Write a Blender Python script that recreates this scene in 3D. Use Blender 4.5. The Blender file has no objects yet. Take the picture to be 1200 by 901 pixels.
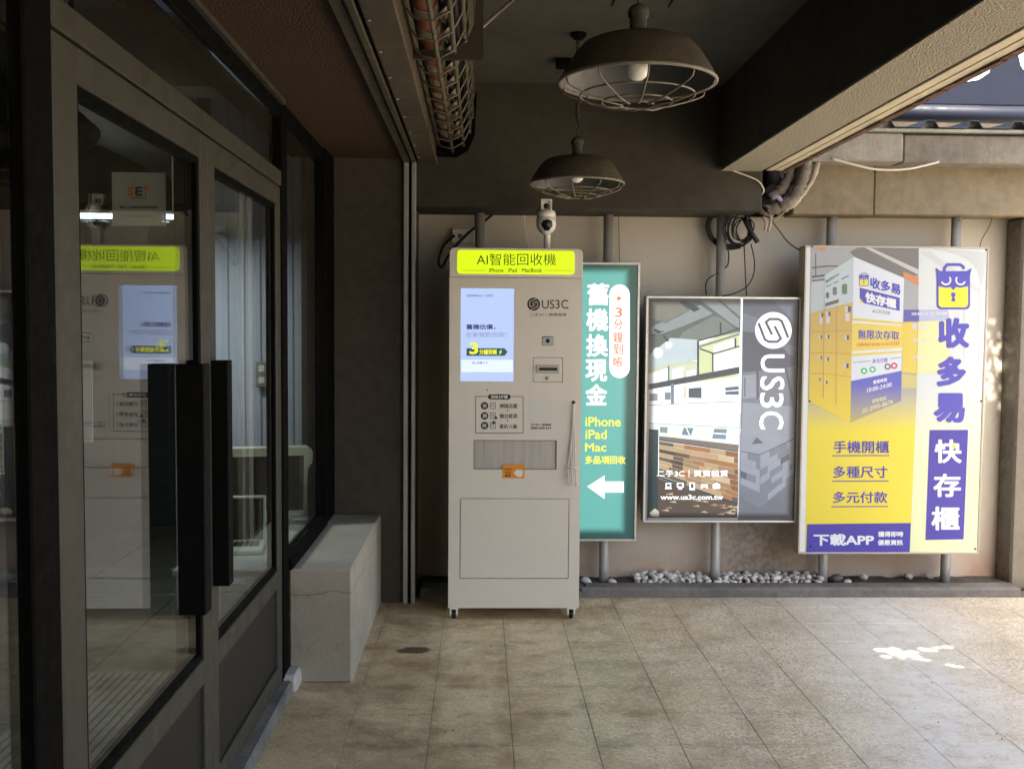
import bpy, bmesh, math, random
from mathutils import Vector, Matrix
random.seed(7)
sc = bpy.context.scene
col = sc.collection
R = math.radians

# ------------------------------------------------------------------ camera
F, CX, CY, H = 1190.0, 600.0, 450.5, 1.49            # focal length in photo pixels, centre, eye height
_Y = Vector((-37, -67.5, F)).normalized()             # the arcade's depth direction in camera axes (right, down, forward)
_d = Vector((-.00777, 1, 0)); _d.z = -(_d.x*_Y.x + _d.y*_Y.y)/_Y.z; _d.normalize()
_Z = -_d
_X = _Y.cross(_Z)
if _X.x < 0: _X = -_X
def ray(px, py):
    v = Vector((px-CX, py-CY, F)); return Vector((_X.dot(v), _Y.dot(v), _Z.dot(v)))
def atY(px, py, Y):
    r = ray(px, py); return Vector((r.x*Y/r.y, Y, H+r.z*Y/r.y))
def atX(px, py, X):
    r = ray(px, py); return Vector((X, r.y*X/r.x, H+r.z*X/r.x))
def atZ(px, py, Z=0):
    r = ray(px, py); t = (Z-H)/r.z; return Vector((r.x*t, r.y*t, Z))
cam = bpy.data.cameras.new('camera'); cam.sensor_width = 36; cam.lens = 36*F/1200
cam.clip_start = .05; cam.clip_end = 2000
co = bpy.data.objects.new('camera', cam); col.objects.link(co)
rt = Vector((_X.x, _Y.x, _Z.x)); up = -Vector((_X.y, _Y.y, _Z.y)); bk = -Vector((_X.z, _Y.z, _Z.z))
co.matrix_world = Matrix(((rt.x, up.x, bk.x, 0), (rt.y, up.y, bk.y, 0), (rt.z, up.z, bk.z, H), (0, 0, 0, 1)))
sc.camera = co

# ------------------------------------------------------------------ light
EXP = 2.4
SUN = Vector((-.05, -.55, 1.0)).normalized()           # direction towards the sun: behind the viewer, high over the street
w = bpy.data.worlds.new('World'); sc.world = w; w.use_nodes = True
nt = w.node_tree; nt.nodes.clear()
sky = nt.nodes.new('ShaderNodeTexSky'); sky.sky_type = 'NISHITA'; sky.sun_disc = False
sky.sun_elevation = math.asin(SUN.z); sky.sun_rotation = math.atan2(SUN.x, SUN.y)
sky.air_density = 1.0; sky.dust_density = 5; sky.ozone_density = 1.0
bg = nt.nodes.new('ShaderNodeBackground'); bg.inputs[1].default_value = .15
wo = nt.nodes.new('ShaderNodeOutputWorld')
nt.links.new(sky.outputs[0], bg.inputs[0]); nt.links.new(bg.outputs[0], wo.inputs[0])
sl = bpy.data.lights.new('sun', 'SUN'); sl.energy = 4.2; sl.angle = R(.5); sl.color = (1, .91, .78)
so = bpy.data.objects.new('sun', sl); col.objects.link(so)
so.rotation_euler = SUN.to_track_quat('Z', 'Y').to_euler(); so.location = (6, -6, 12)
vs = sc.view_settings; vs.view_transform = 'Standard'; vs.look = 'None'; vs.gamma = 1; vs.exposure = EXP
try: vs.use_curve_mapping = False
except Exception: pass
sc.cycles.max_bounces = 10; sc.cycles.diffuse_bounces = 6; sc.cycles.glossy_bounces = 5
sc.cycles.transparent_max_bounces = 16; sc.cycles.use_denoising = True
sc.cycles.caustics_reflective = False; sc.cycles.caustics_refractive = False
sc.cycles.sample_clamp_indirect = 6

# ------------------------------------------------------------------ materials
def lin(c):
    return tuple((x/255/12.92 if x/255 <= .04045 else ((x/255+.055)/1.055)**2.4) for x in c)
class N:
    def __init__(s, name):
        s.m = bpy.data.materials.new(name); s.m.use_nodes = True
        s.t = s.m.node_tree; s.t.nodes.clear()
        s.out = s.t.nodes.new('ShaderNodeOutputMaterial')
    def n(s, typ, **k):
        q = s.t.nodes.new('ShaderNode'+typ)
        for a, b in k.items(): setattr(q, a, b)
        return q
    def l(s, a, b): s.t.links.new(a, b)
    def set(s, sock, v):
        if hasattr(v, 'is_output') or isinstance(v, bpy.types.NodeSocket): s.l(v, sock)
        else: sock.default_value = v
    def math(s, op, a, b=0.0, c=0.0, clamp=False):
        q = s.n('Math', operation=op); q.use_clamp = clamp
        s.set(q.inputs[0], a); s.set(q.inputs[1], b); s.set(q.inputs[2], c); return q.outputs[0]
    def noise(s, vec, scale, detail=4, rough=.55, dist=0):
        q = s.n('TexNoise'); s.l(vec, q.inputs['Vector']); q.inputs['Scale'].default_value = scale
        q.inputs['Detail'].default_value = detail; q.inputs['Roughness'].default_value = rough
        q.inputs['Distortion'].default_value = dist; return q.outputs[0]
    def ramp(s, fac, lo, hi, a=0.0, b=1.0):
        q = s.n('MapRange'); q.clamp = True; s.l(fac, q.inputs[0])
        q.inputs[1].default_value = lo; q.inputs[2].default_value = hi
        q.inputs[3].default_value = a; q.inputs[4].default_value = b; return q.outputs[0]
    def mix(s, fac, a, b, mode='MIX'):
        q = s.n('MixRGB', blend_type=mode); s.set(q.inputs[0], fac)
        for i, v in ((1, a), (2, b)):
            if isinstance(v, (tuple, list)): q.inputs[i].default_value = (*v[:3], 1)
            elif isinstance(v, (int, float)): q.inputs[i].default_value = (v, v, v, 1)
            else: s.l(v, q.inputs[i])
        return q.outputs[0]
    def pos(s): return s.n('NewGeometry').outputs['Position']
    def bump(s, h, strength=.3, dist=.01):
        q = s.n('Bump'); q.inputs['Strength'].default_value = strength; q.inputs['Distance'].default_value = dist
        s.l(h, q.inputs['Height']); return q.outputs[0]
    def pbsdf(s, color, rough=.6, metal=0, spec=.5, normal=None):
        b = s.n('BsdfPrincipled')
        if isinstance(color, (tuple, list)): b.inputs['Base Color'].default_value = (*color[:3], 1)
        else: s.l(color, b.inputs['Base Color'])
        s.set(b.inputs['Roughness'], rough); b.inputs['Metallic'].default_value = metal
        b.inputs['Specular IOR Level'].default_value = spec
        if normal is not None: s.l(normal, b.inputs['Normal'])
        s.l(b.outputs[0], s.out.inputs[0]); return b
def paint(name, c, rough=.55, var=.25, vs_=2.5, bump=0, bs=90, metal=0, dirt=0, dcol=(.05, .04, .03), spec=.5, streak=0):
    m = N(name); p = m.pos()
    f = m.ramp(m.noise(p, vs_, 6), .25, .75, 1-var, 1+var*.6)
    f2 = m.ramp(m.noise(p, vs_*9, 4), .3, .7, 1-var*.5, 1+var*.3)
    c_ = m.mix(1, m.mix(1, c, f, 'MULTIPLY'), f2, 'MULTIPLY')
    if dirt:
        d = m.ramp(m.noise(p, vs_*1.7, 8, .7, .6), .52, .78, 0, dirt); c_ = m.mix(d, c_, dcol)
    if streak:
        mp = m.n('Mapping'); mp.inputs['Scale'].default_value = (14, 14, .7); m.l(p, mp.inputs[0])
        d = m.ramp(m.noise(mp.outputs[0], 1.6, 6, .65), .5, .8, 0, streak); c_ = m.mix(d, c_, dcol)
    nrm = m.bump(m.noise(p, bs, 5, .6), min(1, bump), .012) if bump else None
    ro = m.ramp(m.noise(p, vs_*6, 4), .3, .7, max(.02, rough-.1), min(1, rough+.12))
    m.pbsdf(c_, ro, metal, spec, nrm); return m.m
def emit(name, c, k=1.0, base=.35, rough=.25, box=None, soft=.05):
    """backlit print / lit screen: colour as seen at this exposure"""
    m = N(name); L = lin(c); b = m.pbsdf(tuple(x*base for x in L), rough)
    b.inputs['Emission Color'].default_value = (*L, 1)
    s = k*2**-EXP
    if box:                                           # lightbox: tubes do not reach the rim of the box
        x0, x1, z0, z1 = box; g = m.n('SeparateXYZ'); m.l(m.pos(), g.inputs[0])
        d = m.math('MINIMUM', m.math('MINIMUM', m.math('SUBTRACT', g.outputs[0], x0), m.math('SUBTRACT', x1, g.outputs[0])),
                   m.math('MINIMUM', m.math('SUBTRACT', g.outputs[2], z0), m.math('SUBTRACT', z1, g.outputs[2])))
        q = m.n('MapRange', interpolation_type='SMOOTHSTEP'); m.l(d, q.inputs[0])
        q.inputs[1].default_value = soft*.15; q.inputs[2].default_value = soft; q.inputs[3].default_value = .02*s; q.inputs[4].default_value = s
        gr = m.math('MULTIPLY', m.ramp(m.noise(m.pos(), 14, 6, .7), .3, .7, .86, 1.08), m.ramp(m.noise(m.pos(), 120, 2), .3, .7, .94, 1.05)) if 'picture' in name else 1.0
        m.l(m.math('MULTIPLY', q.outputs[0], gr), b.inputs['Emission Strength'])
    else: b.inputs['Emission Strength'].default_value = s
    return m.m
def glass(name, tint=(.93, .97, .95), refl=1.0):
    m = N(name); g = m.n('NewGeometry')
    d = m.n('VectorMath', operation='DOT_PRODUCT'); m.l(g.outputs['Incoming'], d.inputs[0]); m.l(g.outputs['Normal'], d.inputs[1])
    c = m.math('ABSOLUTE', d.outputs['Value'])
    fr = m.math('ADD', m.math('MULTIPLY', m.math('POWER', m.math('SUBTRACT', 1, c), 5), .96*refl), .04*refl)
    t = m.n('BsdfTransparent'); t.inputs[0].default_value = (*tint, 1)
    gl = m.n('BsdfGlossy'); gl.inputs['Roughness'].default_value = .004; gl.inputs[0].default_value = (1, 1, 1, 1)
    mx = m.n('MixShader'); m.l(fr, mx.inputs[0]); m.l(t.outputs[0], mx.inputs[1]); m.l(gl.outputs[0], mx.inputs[2])
    m.l(mx.outputs[0], m.out.inputs[0]); return m.m
def flat(name, c, rough=.6, metal=0, spec=.4):
    m = N(name); m.pbsdf(lin(c), rough, metal, spec); return m.m

# ------------------------------------------------------------------ mesh helpers
def wloc(o):
    v = Vector((0, 0, 0))
    while o: v += o.location; o = o.parent
    return v
class MB:
    def __init__(s): s.v = []; s.f = []; s.mi = []; s.mats = []; s.cur = 0; s.sm = []; s.smooth = False
    def mat(s, m):
        if m not in s.mats: s.mats.append(m)
        s.cur = s.mats.index(m); return s
    def face(s, idx): s.f.append(tuple(idx)); s.mi.append(s.cur); s.sm.append(s.smooth)
    def add(s, vs_, fs):
        b = len(s.v); s.v += [tuple(v) for v in vs_]
        for f in fs: s.face([b+i for i in f])
        return s
    def box(s, x0, x1, y0, y1, z0, z1, c=0):
        x0, x1 = min(x0, x1), max(x0, x1); y0, y1 = min(y0, y1), max(y0, y1); z0, z1 = min(z0, z1), max(z0, z1)
        if c <= 0:
            return s.add([(x0, y0, z0), (x1, y0, z0), (x1, y1, z0), (x0, y1, z0), (x0, y0, z1), (x1, y0, z1), (x1, y1, z1), (x0, y1, z1)],
                         [(3, 2, 1, 0), (4, 5, 6, 7), (0, 1, 5, 4), (1, 2, 6, 5), (2, 3, 7, 6), (3, 0, 4, 7)])
        X, Y, Z = (x0, x1), (y0, y1), (z0, z1); sg = (1, -1); vi = {}; vv = []
        for i in (0, 1):
            for j in (0, 1):
                for k in (0, 1):
                    P = (X[i], Y[j], Z[k])
                    for a in range(3):                # vertex lying on face with normal axis a
                        q = [P[0]+sg[i]*c, P[1]+sg[j]*c, P[2]+sg[k]*c]; q[a] = P[a]
                        vi[(i, j, k, a)] = len(vv); vv.append(tuple(q))
        fs = []
        fl = lambda f, flip: tuple(reversed(f)) if flip else tuple(f)
        for a in range(3):
            b, d = (a+1) % 3, (a+2) % 3
            for e in (0, 1):
                def key(u, w_):
                    t = [0, 0, 0]; t[a] = e; t[b] = u; t[d] = w_; return vi[(*t, a)]
                fs.append(fl((key(0, 0), key(1, 0), key(1, 1), key(0, 1)), e == 0))
        for a in range(3):                            # edges parallel to axis a
            b, d = (a+1) % 3, (a+2) % 3
            for u in (0, 1):
                for w_ in (0, 1):
                    def key(e, ax):
                        t = [0, 0, 0]; t[a] = e; t[b] = u; t[d] = w_; return vi[(*t, ax)]
                    fs.append(fl((key(0, b), key(1, b), key(1, d), key(0, d)), (u == w_)))
        for i in (0, 1):
            for j in (0, 1):
                for k in (0, 1):
                    fs.append(fl((vi[(i, j, k, 0)], vi[(i, j, k, 1)], vi[(i, j, k, 2)]), (i+j+k) % 2 == 0))
        return s.add(vv, fs)
    def prismY(s, pts, y0, y1):                       # pts (x,z) counter-clockwise seen from -Y
        n = len(pts)
        return s.add([(x, y0, z) for x, z in pts]+[(x, y1, z) for x, z in pts],
                     [tuple(range(n)), tuple(range(2*n-1, n-1, -1))]+[(i, i+n, (i+1) % n+n, (i+1) % n) for i in range(n)])
    def prismX(s, pts, x0, x1):                       # pts (y,z)
        n = len(pts)
        return s.add([(x0, y, z) for y, z in pts]+[(x1, y, z) for y, z in pts],
                     [tuple(range(n-1, -1, -1)), tuple(range(n, 2*n))]+[((i+1) % n, (i+1) % n+n, i+n, i) for i in range(n)])
    def lathe(s, prof, c, seg=32, axis='z', a0=0, a1=2*math.pi):
        full = abs(a1-a0-2*math.pi) < 1e-6; n = seg if full else seg+1; b = len(s.v)
        for r, z in prof:
            for k in range(n):
                a = a0+(a1-a0)*k/seg; x, y = r*math.cos(a), r*math.sin(a)
                p = {'z': (x, y, z), 'y': (x, z, -y), 'x': (z, x, y)}[axis]
                s.v.append((c[0]+p[0], c[1]+p[1], c[2]+p[2]))
        for i in range(len(prof)-1):
            for k in range(seg):
                k2 = (k+1) % n; s.face((b+i*n+k, b+i*n+k2, b+(i+1)*n+k2, b+(i+1)*n+k))
        return s
    def tube(s, pts, r, seg=8, closed=False, caps=True):
        P = [Vector(p) for p in pts]; n = len(P); b = len(s.v)
        rr = r if isinstance(r, (list, tuple)) else [r]*n
        T = []
        for i in range(n):
            a = P[(i-1) % n] if (closed or i > 0) else P[i]; c = P[(i+1) % n] if (closed or i < n-1) else P[i]
            t = (c-a); T.append(t.normalized() if t.length > 1e-9 else Vector((0, 0, 1)))
        u = T[0].orthogonal().normalized()
        for i in range(n):
            u = (u-T[i]*u.dot(T[i]));  u = u.normalized() if u.length > 1e-6 else T[i].orthogonal().normalized()
            v = T[i].cross(u)
            for k in range(seg):
                a = 2*math.pi*k/seg; q = P[i]+(u*math.cos(a)+v*math.sin(a))*rr[i]; s.v.append(tuple(q))
        for i in range(n if closed else n-1):
            j = (i+1) % n
            for k in range(seg):
                k2 = (k+1) % seg; s.face((b+i*seg+k, b+i*seg+k2, b+j*seg+k2, b+j*seg+k))
        if caps and not closed:
            s.face([b+k for k in range(seg-1, -1, -1)]); s.face([b+(n-1)*seg+k for k in range(seg)])
        return s
    def build(s, name, m=None, parent=None, loc=None, bevel=0):
        me = bpy.data.meshes.new(name)
        org = wloc(parent) if parent else Vector((0, 0, 0))
        L = Vector(loc) if loc is not None else Vector((0, 0, 0))
        o_ = org+L if not parent else org
        me.from_pydata([(x-o_.x, y-o_.y, z-o_.z) for x, y, z in s.v], [], s.f)
        if m is not None and not s.mats: me.materials.append(m)
        for q in s.mats: me.materials.append(q)
        if s.mats: me.polygons.foreach_set('material_index', s.mi)
        me.polygons.foreach_set('use_smooth', s.sm); me.update()
        o = bpy.data.objects.new(name, me); col.objects.link(o)
        if parent: o.parent = parent
        else: o.location = L
        if bevel:
            b = o.modifiers.new('bevel', 'BEVEL'); b.width = bevel; b.segments = 2; b.limit_method = 'ANGLE'
        return o
def smooth(pts, n=6):                                 # Catmull-Rom through the points
    P = [Vector(p) for p in pts]; out = []
    for i in range(len(P)-1):
        a, b, c, d = P[max(i-1, 0)], P[i], P[i+1], P[min(i+2, len(P)-1)]
        for k in range(n):
            t = k/n; out.append(.5*((2*b)+(c-a)*t+(2*a-5*b+4*c-d)*t*t+(3*b-a-3*c+d)*t**3))
    out.append(P[-1]); return out
def empty(name, loc, label, cat, group=None):
    o = bpy.data.objects.new(name, None); col.objects.link(o); o.location = loc; o.empty_display_size = .1
    return tag(o, label, cat, group)
def tag(o, label, cat, group=None):
    o['label'] = label; o['category'] = cat
    if group: o['group'] = group
    return o
def struct(o): o['kind'] = 'structure'; return o
def copy_tree(o, parent=None):
    c = o.copy(); col.objects.link(c)
    if parent: c.parent = parent
    for ch in list(o.children): copy_tree(ch, c)
    return c
def rrect(x0, x1, z0, z1, r, n=5, corners='1234'):    # rounded rectangle, counter-clockwise from bottom left
    out = []
    for cx, cz, a0, k in ((x0+r, z0+r, 180, '1'), (x1-r, z0+r, 270, '2'), (x1-r, z1-r, 0, '3'), (x0+r, z1-r, 90, '4')):
        if k in corners:
            for i in range(n+1):
                a = R(a0+90*i/n); out.append((cx+r*math.cos(a), cz+r*math.sin(a)))
        else: out.append((x0 if k in '14' else x1, z0 if k in '12' else z1))
    return out
_tc = {}
def text2d(body, bold=0.0, space=1.0):
    k = (body, space)
    if k not in _tc:
        c = bpy.data.curves.new('t', 'FONT'); c.body = body; c.resolution_u = 3; c.space_character = space
        o = bpy.data.objects.new('t', c); me = bpy.data.meshes.new_from_object(o)
        vv = [(v.co.x, v.co.y) for v in me.vertices]; ff = [tuple(p.vertices) for p in me.polygons]
        bpy.data.objects.remove(o); bpy.data.curves.remove(c); bpy.data.meshes.remove(me)
        x0 = min(v[0] for v in vv); x1 = max(v[0] for v in vv); y0 = min(v[1] for v in vv); y1 = max(v[1] for v in vv)
        _tc[k] = (vv, ff, x0, x1, y0, y1)
    vv, ff, x0, x1, y0, y1 = _tc[k]; b = max(0, bold)     # heavier weight: copies of the glyph shifted by the extra stem width
    W, H_ = x1-x0+2*b, y1-y0+2*b; sh = [(0, 0)]
    if b > .008: n = 6 if b < .03 else 10; sh = [(b*math.cos(2*math.pi*i/n), b*math.sin(2*math.pi*i/n)) for i in range(n)]+[(0, 0)]
    return [[((x-x0+b+dx)/W, (y-y0+b+dy)/H_) for x, y in vv] for dx, dy in sh], ff
class Sheet:
    """flat print on a plane of constant Y; points given in photo pixels, level = layer above the face"""
    def __init__(s, Y, step=.0007, parent=None): s.Y = Y; s.step = step; s.par = parent; s.mb = MB(); s.conv = lambda p: p
    def P(s, p, lev): q = s.conv(p); return tuple(atY(q[0], q[1], s.Y-s.step*lev))
    def poly(s, pts, m, lev=1):
        s.mb.mat(m); v = [s.P(p, lev) for p in pts]
        A = sum(v[i][0]*v[(i+1) % len(v)][2]-v[(i+1) % len(v)][0]*v[i][2] for i in range(len(v)))
        if A < 0: v.reverse()
        s.mb.add(v, [tuple(range(len(v)))])
    def rect(s, x0, y0, x1, y1, m, lev=1): s.poly([(x0, y0), (x1, y0), (x1, y1), (x0, y1)], m, lev)
    def rrect(s, x0, y0, x1, y1, r, m, lev=1): s.poly(rrect(x0, x1, y0, y1, r), m, lev)
    def disc(s, x, y, r, m, lev=1, n=24): s.poly([(x+r*math.cos(2*math.pi*k/n), y+r*math.sin(2*math.pi*k/n)) for k in range(n)], m, lev)
    def ring(s, x, y, r0, r1, m, lev=1, a0=0, a1=360, n=24):
        s.stroke([(x+(r0+r1)/2*math.cos(R(a0+(a1-a0)*k/n)), y+(r0+r1)/2*math.sin(R(a0+(a1-a0)*k/n))) for k in range(n+1)], abs(r1-r0), m, lev)
    def stroke(s, pts, wd, m, lev=1):
        s.mb.mat(m); P = [Vector((p[0], p[1])) for p in pts]; n = len(P); L = []; Rr = []
        closed = (P[0]-P[-1]).length < 1e-6
        for i in range(n):
            a = P[i-1] if i > 0 else (P[-2] if closed else P[0]); b = P[i+1] if i < n-1 else (P[1] if closed else P[-1])
            t1 = (P[i]-a).normalized() if (P[i]-a).length > 0 else None; t2 = (b-P[i]).normalized() if (b-P[i]).length > 0 else None
            t = ((t1 or t2)+(t2 or t1)); t = t.normalized() if t.length > 1e-6 else (t1 or t2)
            nn = Vector((-t.y, t.x)); c = nn.dot(Vector((-(t1 or t2).y, (t1 or t2).x))); h = wd/2/max(.5, c)
            L.append(P[i]+nn*h); Rr.append(P[i]-nn*h)
        v = [s.P(p, lev) for p in L]+[s.P(p, lev) for p in Rr]
        s.mb.add(v, [(i, i+1, n+i+1, n+i) for i in range(n-1)])
    def text(s, body, q, m, lev=3, bold=.012, space=1.0, rot=False):
        """q: rectangle (x0,y0,x1,y1) or quad TL,TR,BR,BL in pixels"""
        if len(q) == 4 and not isinstance(q[0], (tuple, list)): q = [(q[0], q[1]), (q[2], q[1]), (q[2], q[3]), (q[0], q[3])]
        mb = MB(); mb.mat(m); sets, ff = text2d(body, bold, space); tl, tr, br, bl = q
        for i, vv in enumerate(sets):
            out = []
            for u, v in vv:
                if rot: u, v = v, 1-u                 # turned clockwise
                t = 1-v
                x = (tl[0]*(1-u)+tr[0]*u)*(1-t)+(bl[0]*(1-u)+br[0]*u)*t
                y = (tl[1]*(1-u)+tr[1]*u)*(1-t)+(bl[1]*(1-u)+br[1]*u)*t
                out.append(s.P((x, y), lev+.05*i))
            mb.add(out, ff)
        mb.build('lettering', None, s.par)
    def part(s, name, parent):
        if not s.mb.v: return None
        o = s.mb.build(name, None, parent); s.mb = MB(); return o
def crop(sc_, ox, oy): return lambda p: (p[0]/sc_+ox, p[1]/sc_+oy)
LOGO = [(-.81, .40), (-.46, -.5), (-.25, -.62), (.2, -.62), (.41, -.45), (.07, .23)]
def us_logo(S, x, y, r, disc_m, line_m, rot, wd, lev=2):
    S.disc(x, y, r, disc_m, lev, 32)
    for sg in (1, -1):
        pts = []
        for u, v in LOGO:
            u, v = sg*u, sg*v
            if not rot: u, v = -v, u
            pts.append((x+u*r, y-v*r))
        S.stroke(pts, wd*r, line_m, lev+1)

# ------------------------------------------------------------------ palette
def tile_mat():
    m = N('terrazzo_tile'); p = m.pos(); oi = m.n('ObjectInfo')
    base = m.mix(oi.outputs['Random'], (.60, .455, .245), (.68, .535, .32))
    big = m.noise(p, 1.1, 5, .6, .3)
    base = m.mix(m.ramp(big, .35, .7, 0, .55), base, (.52, .375, .185))
    vo = m.n('TexVoronoi'); m.l(p, vo.inputs['Vector']); vo.inputs['Scale'].default_value = 120
    chip = m.n('SeparateColor'); m.l(vo.outputs['Color'], chip.inputs[0])
    gp = m.n('SeparateXYZ'); m.l(p, gp.inputs[0])
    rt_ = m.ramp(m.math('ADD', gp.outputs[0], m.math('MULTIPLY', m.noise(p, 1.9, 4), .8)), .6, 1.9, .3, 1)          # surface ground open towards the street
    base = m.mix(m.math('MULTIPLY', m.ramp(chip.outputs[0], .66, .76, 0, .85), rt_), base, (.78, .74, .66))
    base = m.mix(m.math('MULTIPLY', m.ramp(chip.outputs[1], .78, .86, 0, .75), rt_), base, (.14, .115, .08))
    gen = m.n('TexCoord').outputs['Generated']; g = m.n('SeparateXYZ'); m.l(gen, g.inputs[0])
    ed = m.math('MINIMUM', m.math('MINIMUM', g.outputs[0], m.math('SUBTRACT', 1, g.outputs[0])), m.math('MINIMUM', g.outputs[1], m.math('SUBTRACT', 1, g.outputs[1])))
    dn = m.noise(p, 7, 9, .76, .2)
    e2 = m.math('MULTIPLY', m.math('MULTIPLY', m.ramp(ed, 0, .2, .7, 0), m.ramp(gp.outputs[0], .5, 1.9, 1, .35)), m.ramp(dn, .45, .68, .05, 1))
    base = m.mix(e2, base, (.13, .10, .06))
    st = m.ramp(m.noise(p, 3.7, 9, .76, .2), .47, .66, 0, .8); base = m.mix(m.math('MULTIPLY', st, m.ramp(gp.outputs[0], .6, 2.2, 1, .45)), base, (.25, .165, .075))
    st2 = m.ramp(m.noise(p, 2.1, 9, .78, .25), .50, .66, 0, .6); base = m.mix(m.math('MULTIPLY', st2, m.ramp(gp.outputs[0], .4, 1.8, 1, .2)), base, (.22, .145, .06))
    sp = m.ramp(m.noise(p, 26, 3, .5), .70, .78, 0, .8); base = m.mix(sp, base, (.09, .07, .045))
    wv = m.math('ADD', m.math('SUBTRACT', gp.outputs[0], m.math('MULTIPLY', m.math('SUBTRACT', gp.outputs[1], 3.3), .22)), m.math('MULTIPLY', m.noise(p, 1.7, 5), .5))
    glare_band = m.math('MULTIPLY', m.ramp(m.math('ABSOLUTE', m.math('SUBTRACT', wv, 1.92)), .05, .55, .9, 0), m.ramp(m.noise(p, 11, 7, .7), .30, .56))
    base = m.mix(glare_band, base, (.74, .72, .68))                      # pale sheen of outside glare painted into the tile colour
    far = m.math('MULTIPLY', m.ramp(m.math('ADD', gp.outputs[0], m.math('MULTIPLY', m.noise(p, 1.3, 4), .9)), 1.0, 2.2, 0, .6), 1.0); base = m.mix(far, base, m.mix(.5, base, (.52, .50, .47)))  # greyer to the right: cool daylight glare mixed into the tile colour
    dx_ = m.math('DIVIDE', m.math('ADD', gp.outputs[0], .30), .085); dy_ = m.math('DIVIDE', m.math('SUBTRACT', gp.outputs[1], 4.62), .05)
    dd = m.math('ADD', m.math('SQRT', m.math('ADD', m.math('MULTIPLY', dx_, dx_), m.math('MULTIPLY', dy_, dy_))), m.math('MULTIPLY', m.math('SUBTRACT', m.noise(p, 18, 5), .5), 1.6))
    base = m.mix(m.ramp(dd, .7, 1.1, .85, 0), base, (.045, .035, .022))          # spilled dark smear
    ro = m.ramp(m.noise(p, 5, 6), .3, .75, .30, .58)
    m.pbsdf(base, ro, 0, .5, m.bump(m.noise(p, 160, 3), .12, .004)); return m.m
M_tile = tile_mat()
M_grout = paint('dirty_grout', (.13, .105, .07), .9, .3)
M_conc = paint('grey_concrete', (.33, .31, .27), .85, .3, 3, .35, 60, dirt=.6, dcol=(.11, .10, .08), streak=.5)
M_kerb = paint('dark_kerb_concrete', (.17, .155, .135), .85, .3, 4, .4, 70, dirt=.6)
M_soil = paint('dark_soil', (.07, .06, .048), .95, .4, 9, .8, 60)
M_wall = paint('beige_render', (.52, .455, .35), .8, .16, 1.4, .12, 120, dirt=.4, dcol=(.27, .18, .11), streak=.3)
def wall_mat():
    m = N('beige_render'); p = m.pos(); g = m.n('SeparateXYZ'); m.l(p, g.inputs[0])
    c = m.mix(m.ramp(m.noise(p, 1.3, 6), .3, .7), (.56, .515, .43), (.47, .43, .355))
    mp = m.n('Mapping'); mp.inputs['Scale'].default_value = (13, 13, .6); m.l(p, mp.inputs[0])
    c = m.mix(m.ramp(m.noise(mp.outputs[0], 1.6, 6, .65), .55, .85, 0, .18), c, (.28, .20, .14))
    low = m.math('MULTIPLY', m.ramp(m.math('ADD', g.outputs[2], m.math('MULTIPLY', m.noise(p, 4, 6, .7), .5)), .30, .85, 1, 0), m.ramp(m.noise(p, 3, 5, .6), .3, .6, .2, .9))
    c = m.mix(m.math('MULTIPLY', low, .75), c, (.40, .22, .14))                   # damp, reddish foot of the wall
    dx_ = m.math('DIVIDE', m.math('SUBTRACT', g.outputs[0], 1.62), .26); dz_ = m.math('DIVIDE', m.math('SUBTRACT', g.outputs[2], .22), .26)
    dd = m.math('ADD', m.math('SQRT', m.math('ADD', m.math('MULTIPLY', dx_, dx_), m.math('MULTIPLY', dz_, dz_))), m.math('MULTIPLY', m.math('SUBTRACT', m.noise(p, 9, 6, .7), .5), 1.5))
    c = m.mix(m.ramp(dd, .5, 1.3, .7, 0), c, m.mix(m.ramp(m.noise(p, 30, 5), .4, .6), (.16, .13, .10), (.30, .28, .25)))
    m.pbsdf(c, .8, 0, .4, m.bump(m.noise(p, 110, 5), .14, .01)); return m.m
M_wall = wall_mat()
M_beam = paint('dark_brown_paint', (.050, .043, .031), .7, .22, 2, .10, 140, spec=.3)
M_fascia = paint('brown_fascia_paint', (.21, .165, .095), .6, .25, 3, .12, 80, dirt=.5, dcol=(.09, .065, .035), streak=.35)
M_ceil = paint('olive_ceiling_paint', (.075, .069, .051), .75, .2, 1.6, .06, 90, spec=.3)
def stucco(name, c):
    m = N(name); p = m.pos(); v = m.n('TexVoronoi'); m.l(p, v.inputs['Vector']); v.inputs['Scale'].default_value = 130
    n = m.noise(p, 105, 5, .75); h = m.math('ADD', m.math('MULTIPLY', v.outputs['Distance'], -.8), n)
    cc = m.mix(m.ramp(n, .35, .65, .0, .35), c, tuple(x*.45 for x in c))
    m.pbsdf(cc, .9, 0, .2, m.bump(h, .8, .014)); return m.m
M_stucco = stucco('pale_stucco', (.42, .385, .30)); M_stucco2 = stucco('brown_stucco', (.08, .05, .028))
M_cream = paint('cream_board_paint', (.60, .53, .38), .6, .15, 4)
M_rust = paint('rusty_steel', (.13, .06, .035), .9, .5, 18, .6, 60, dirt=.7, dcol=(.03, .02, .015))
M_black = paint('black_frame_paint', (.0028, .0027, .0023), .7, .1, 6, spec=.05)
M_dframe = paint('grey_door_paint', (.046, .042, .031), .5, .10, 2, dirt=.15, spec=.3)
M_hand = paint('black_handle_paint', (.0035, .0034, .003), .65, .2, 9, spec=.08)
M_steel = paint('galvanised_steel', (.40, .39, .36), .42, .15, 5, metal=.75)
M_bronze = paint('worn_bronze_sheet', (.15, .118, .075), .45, .3, 5, metal=.55, dirt=.5, dcol=(.05, .035, .02))
M_alu = paint('silver_aluminium', (.55, .54, .50), .38, .1, 6, metal=.7)
M_pole = paint('grey_pole_paint', (.42, .41, .385), .38, .12, 6, metal=.25)
M_kiosk = paint('warm_white_powder_coat', (.68, .625, .53), .42, .04, 1.5, .03, 260)
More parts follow.
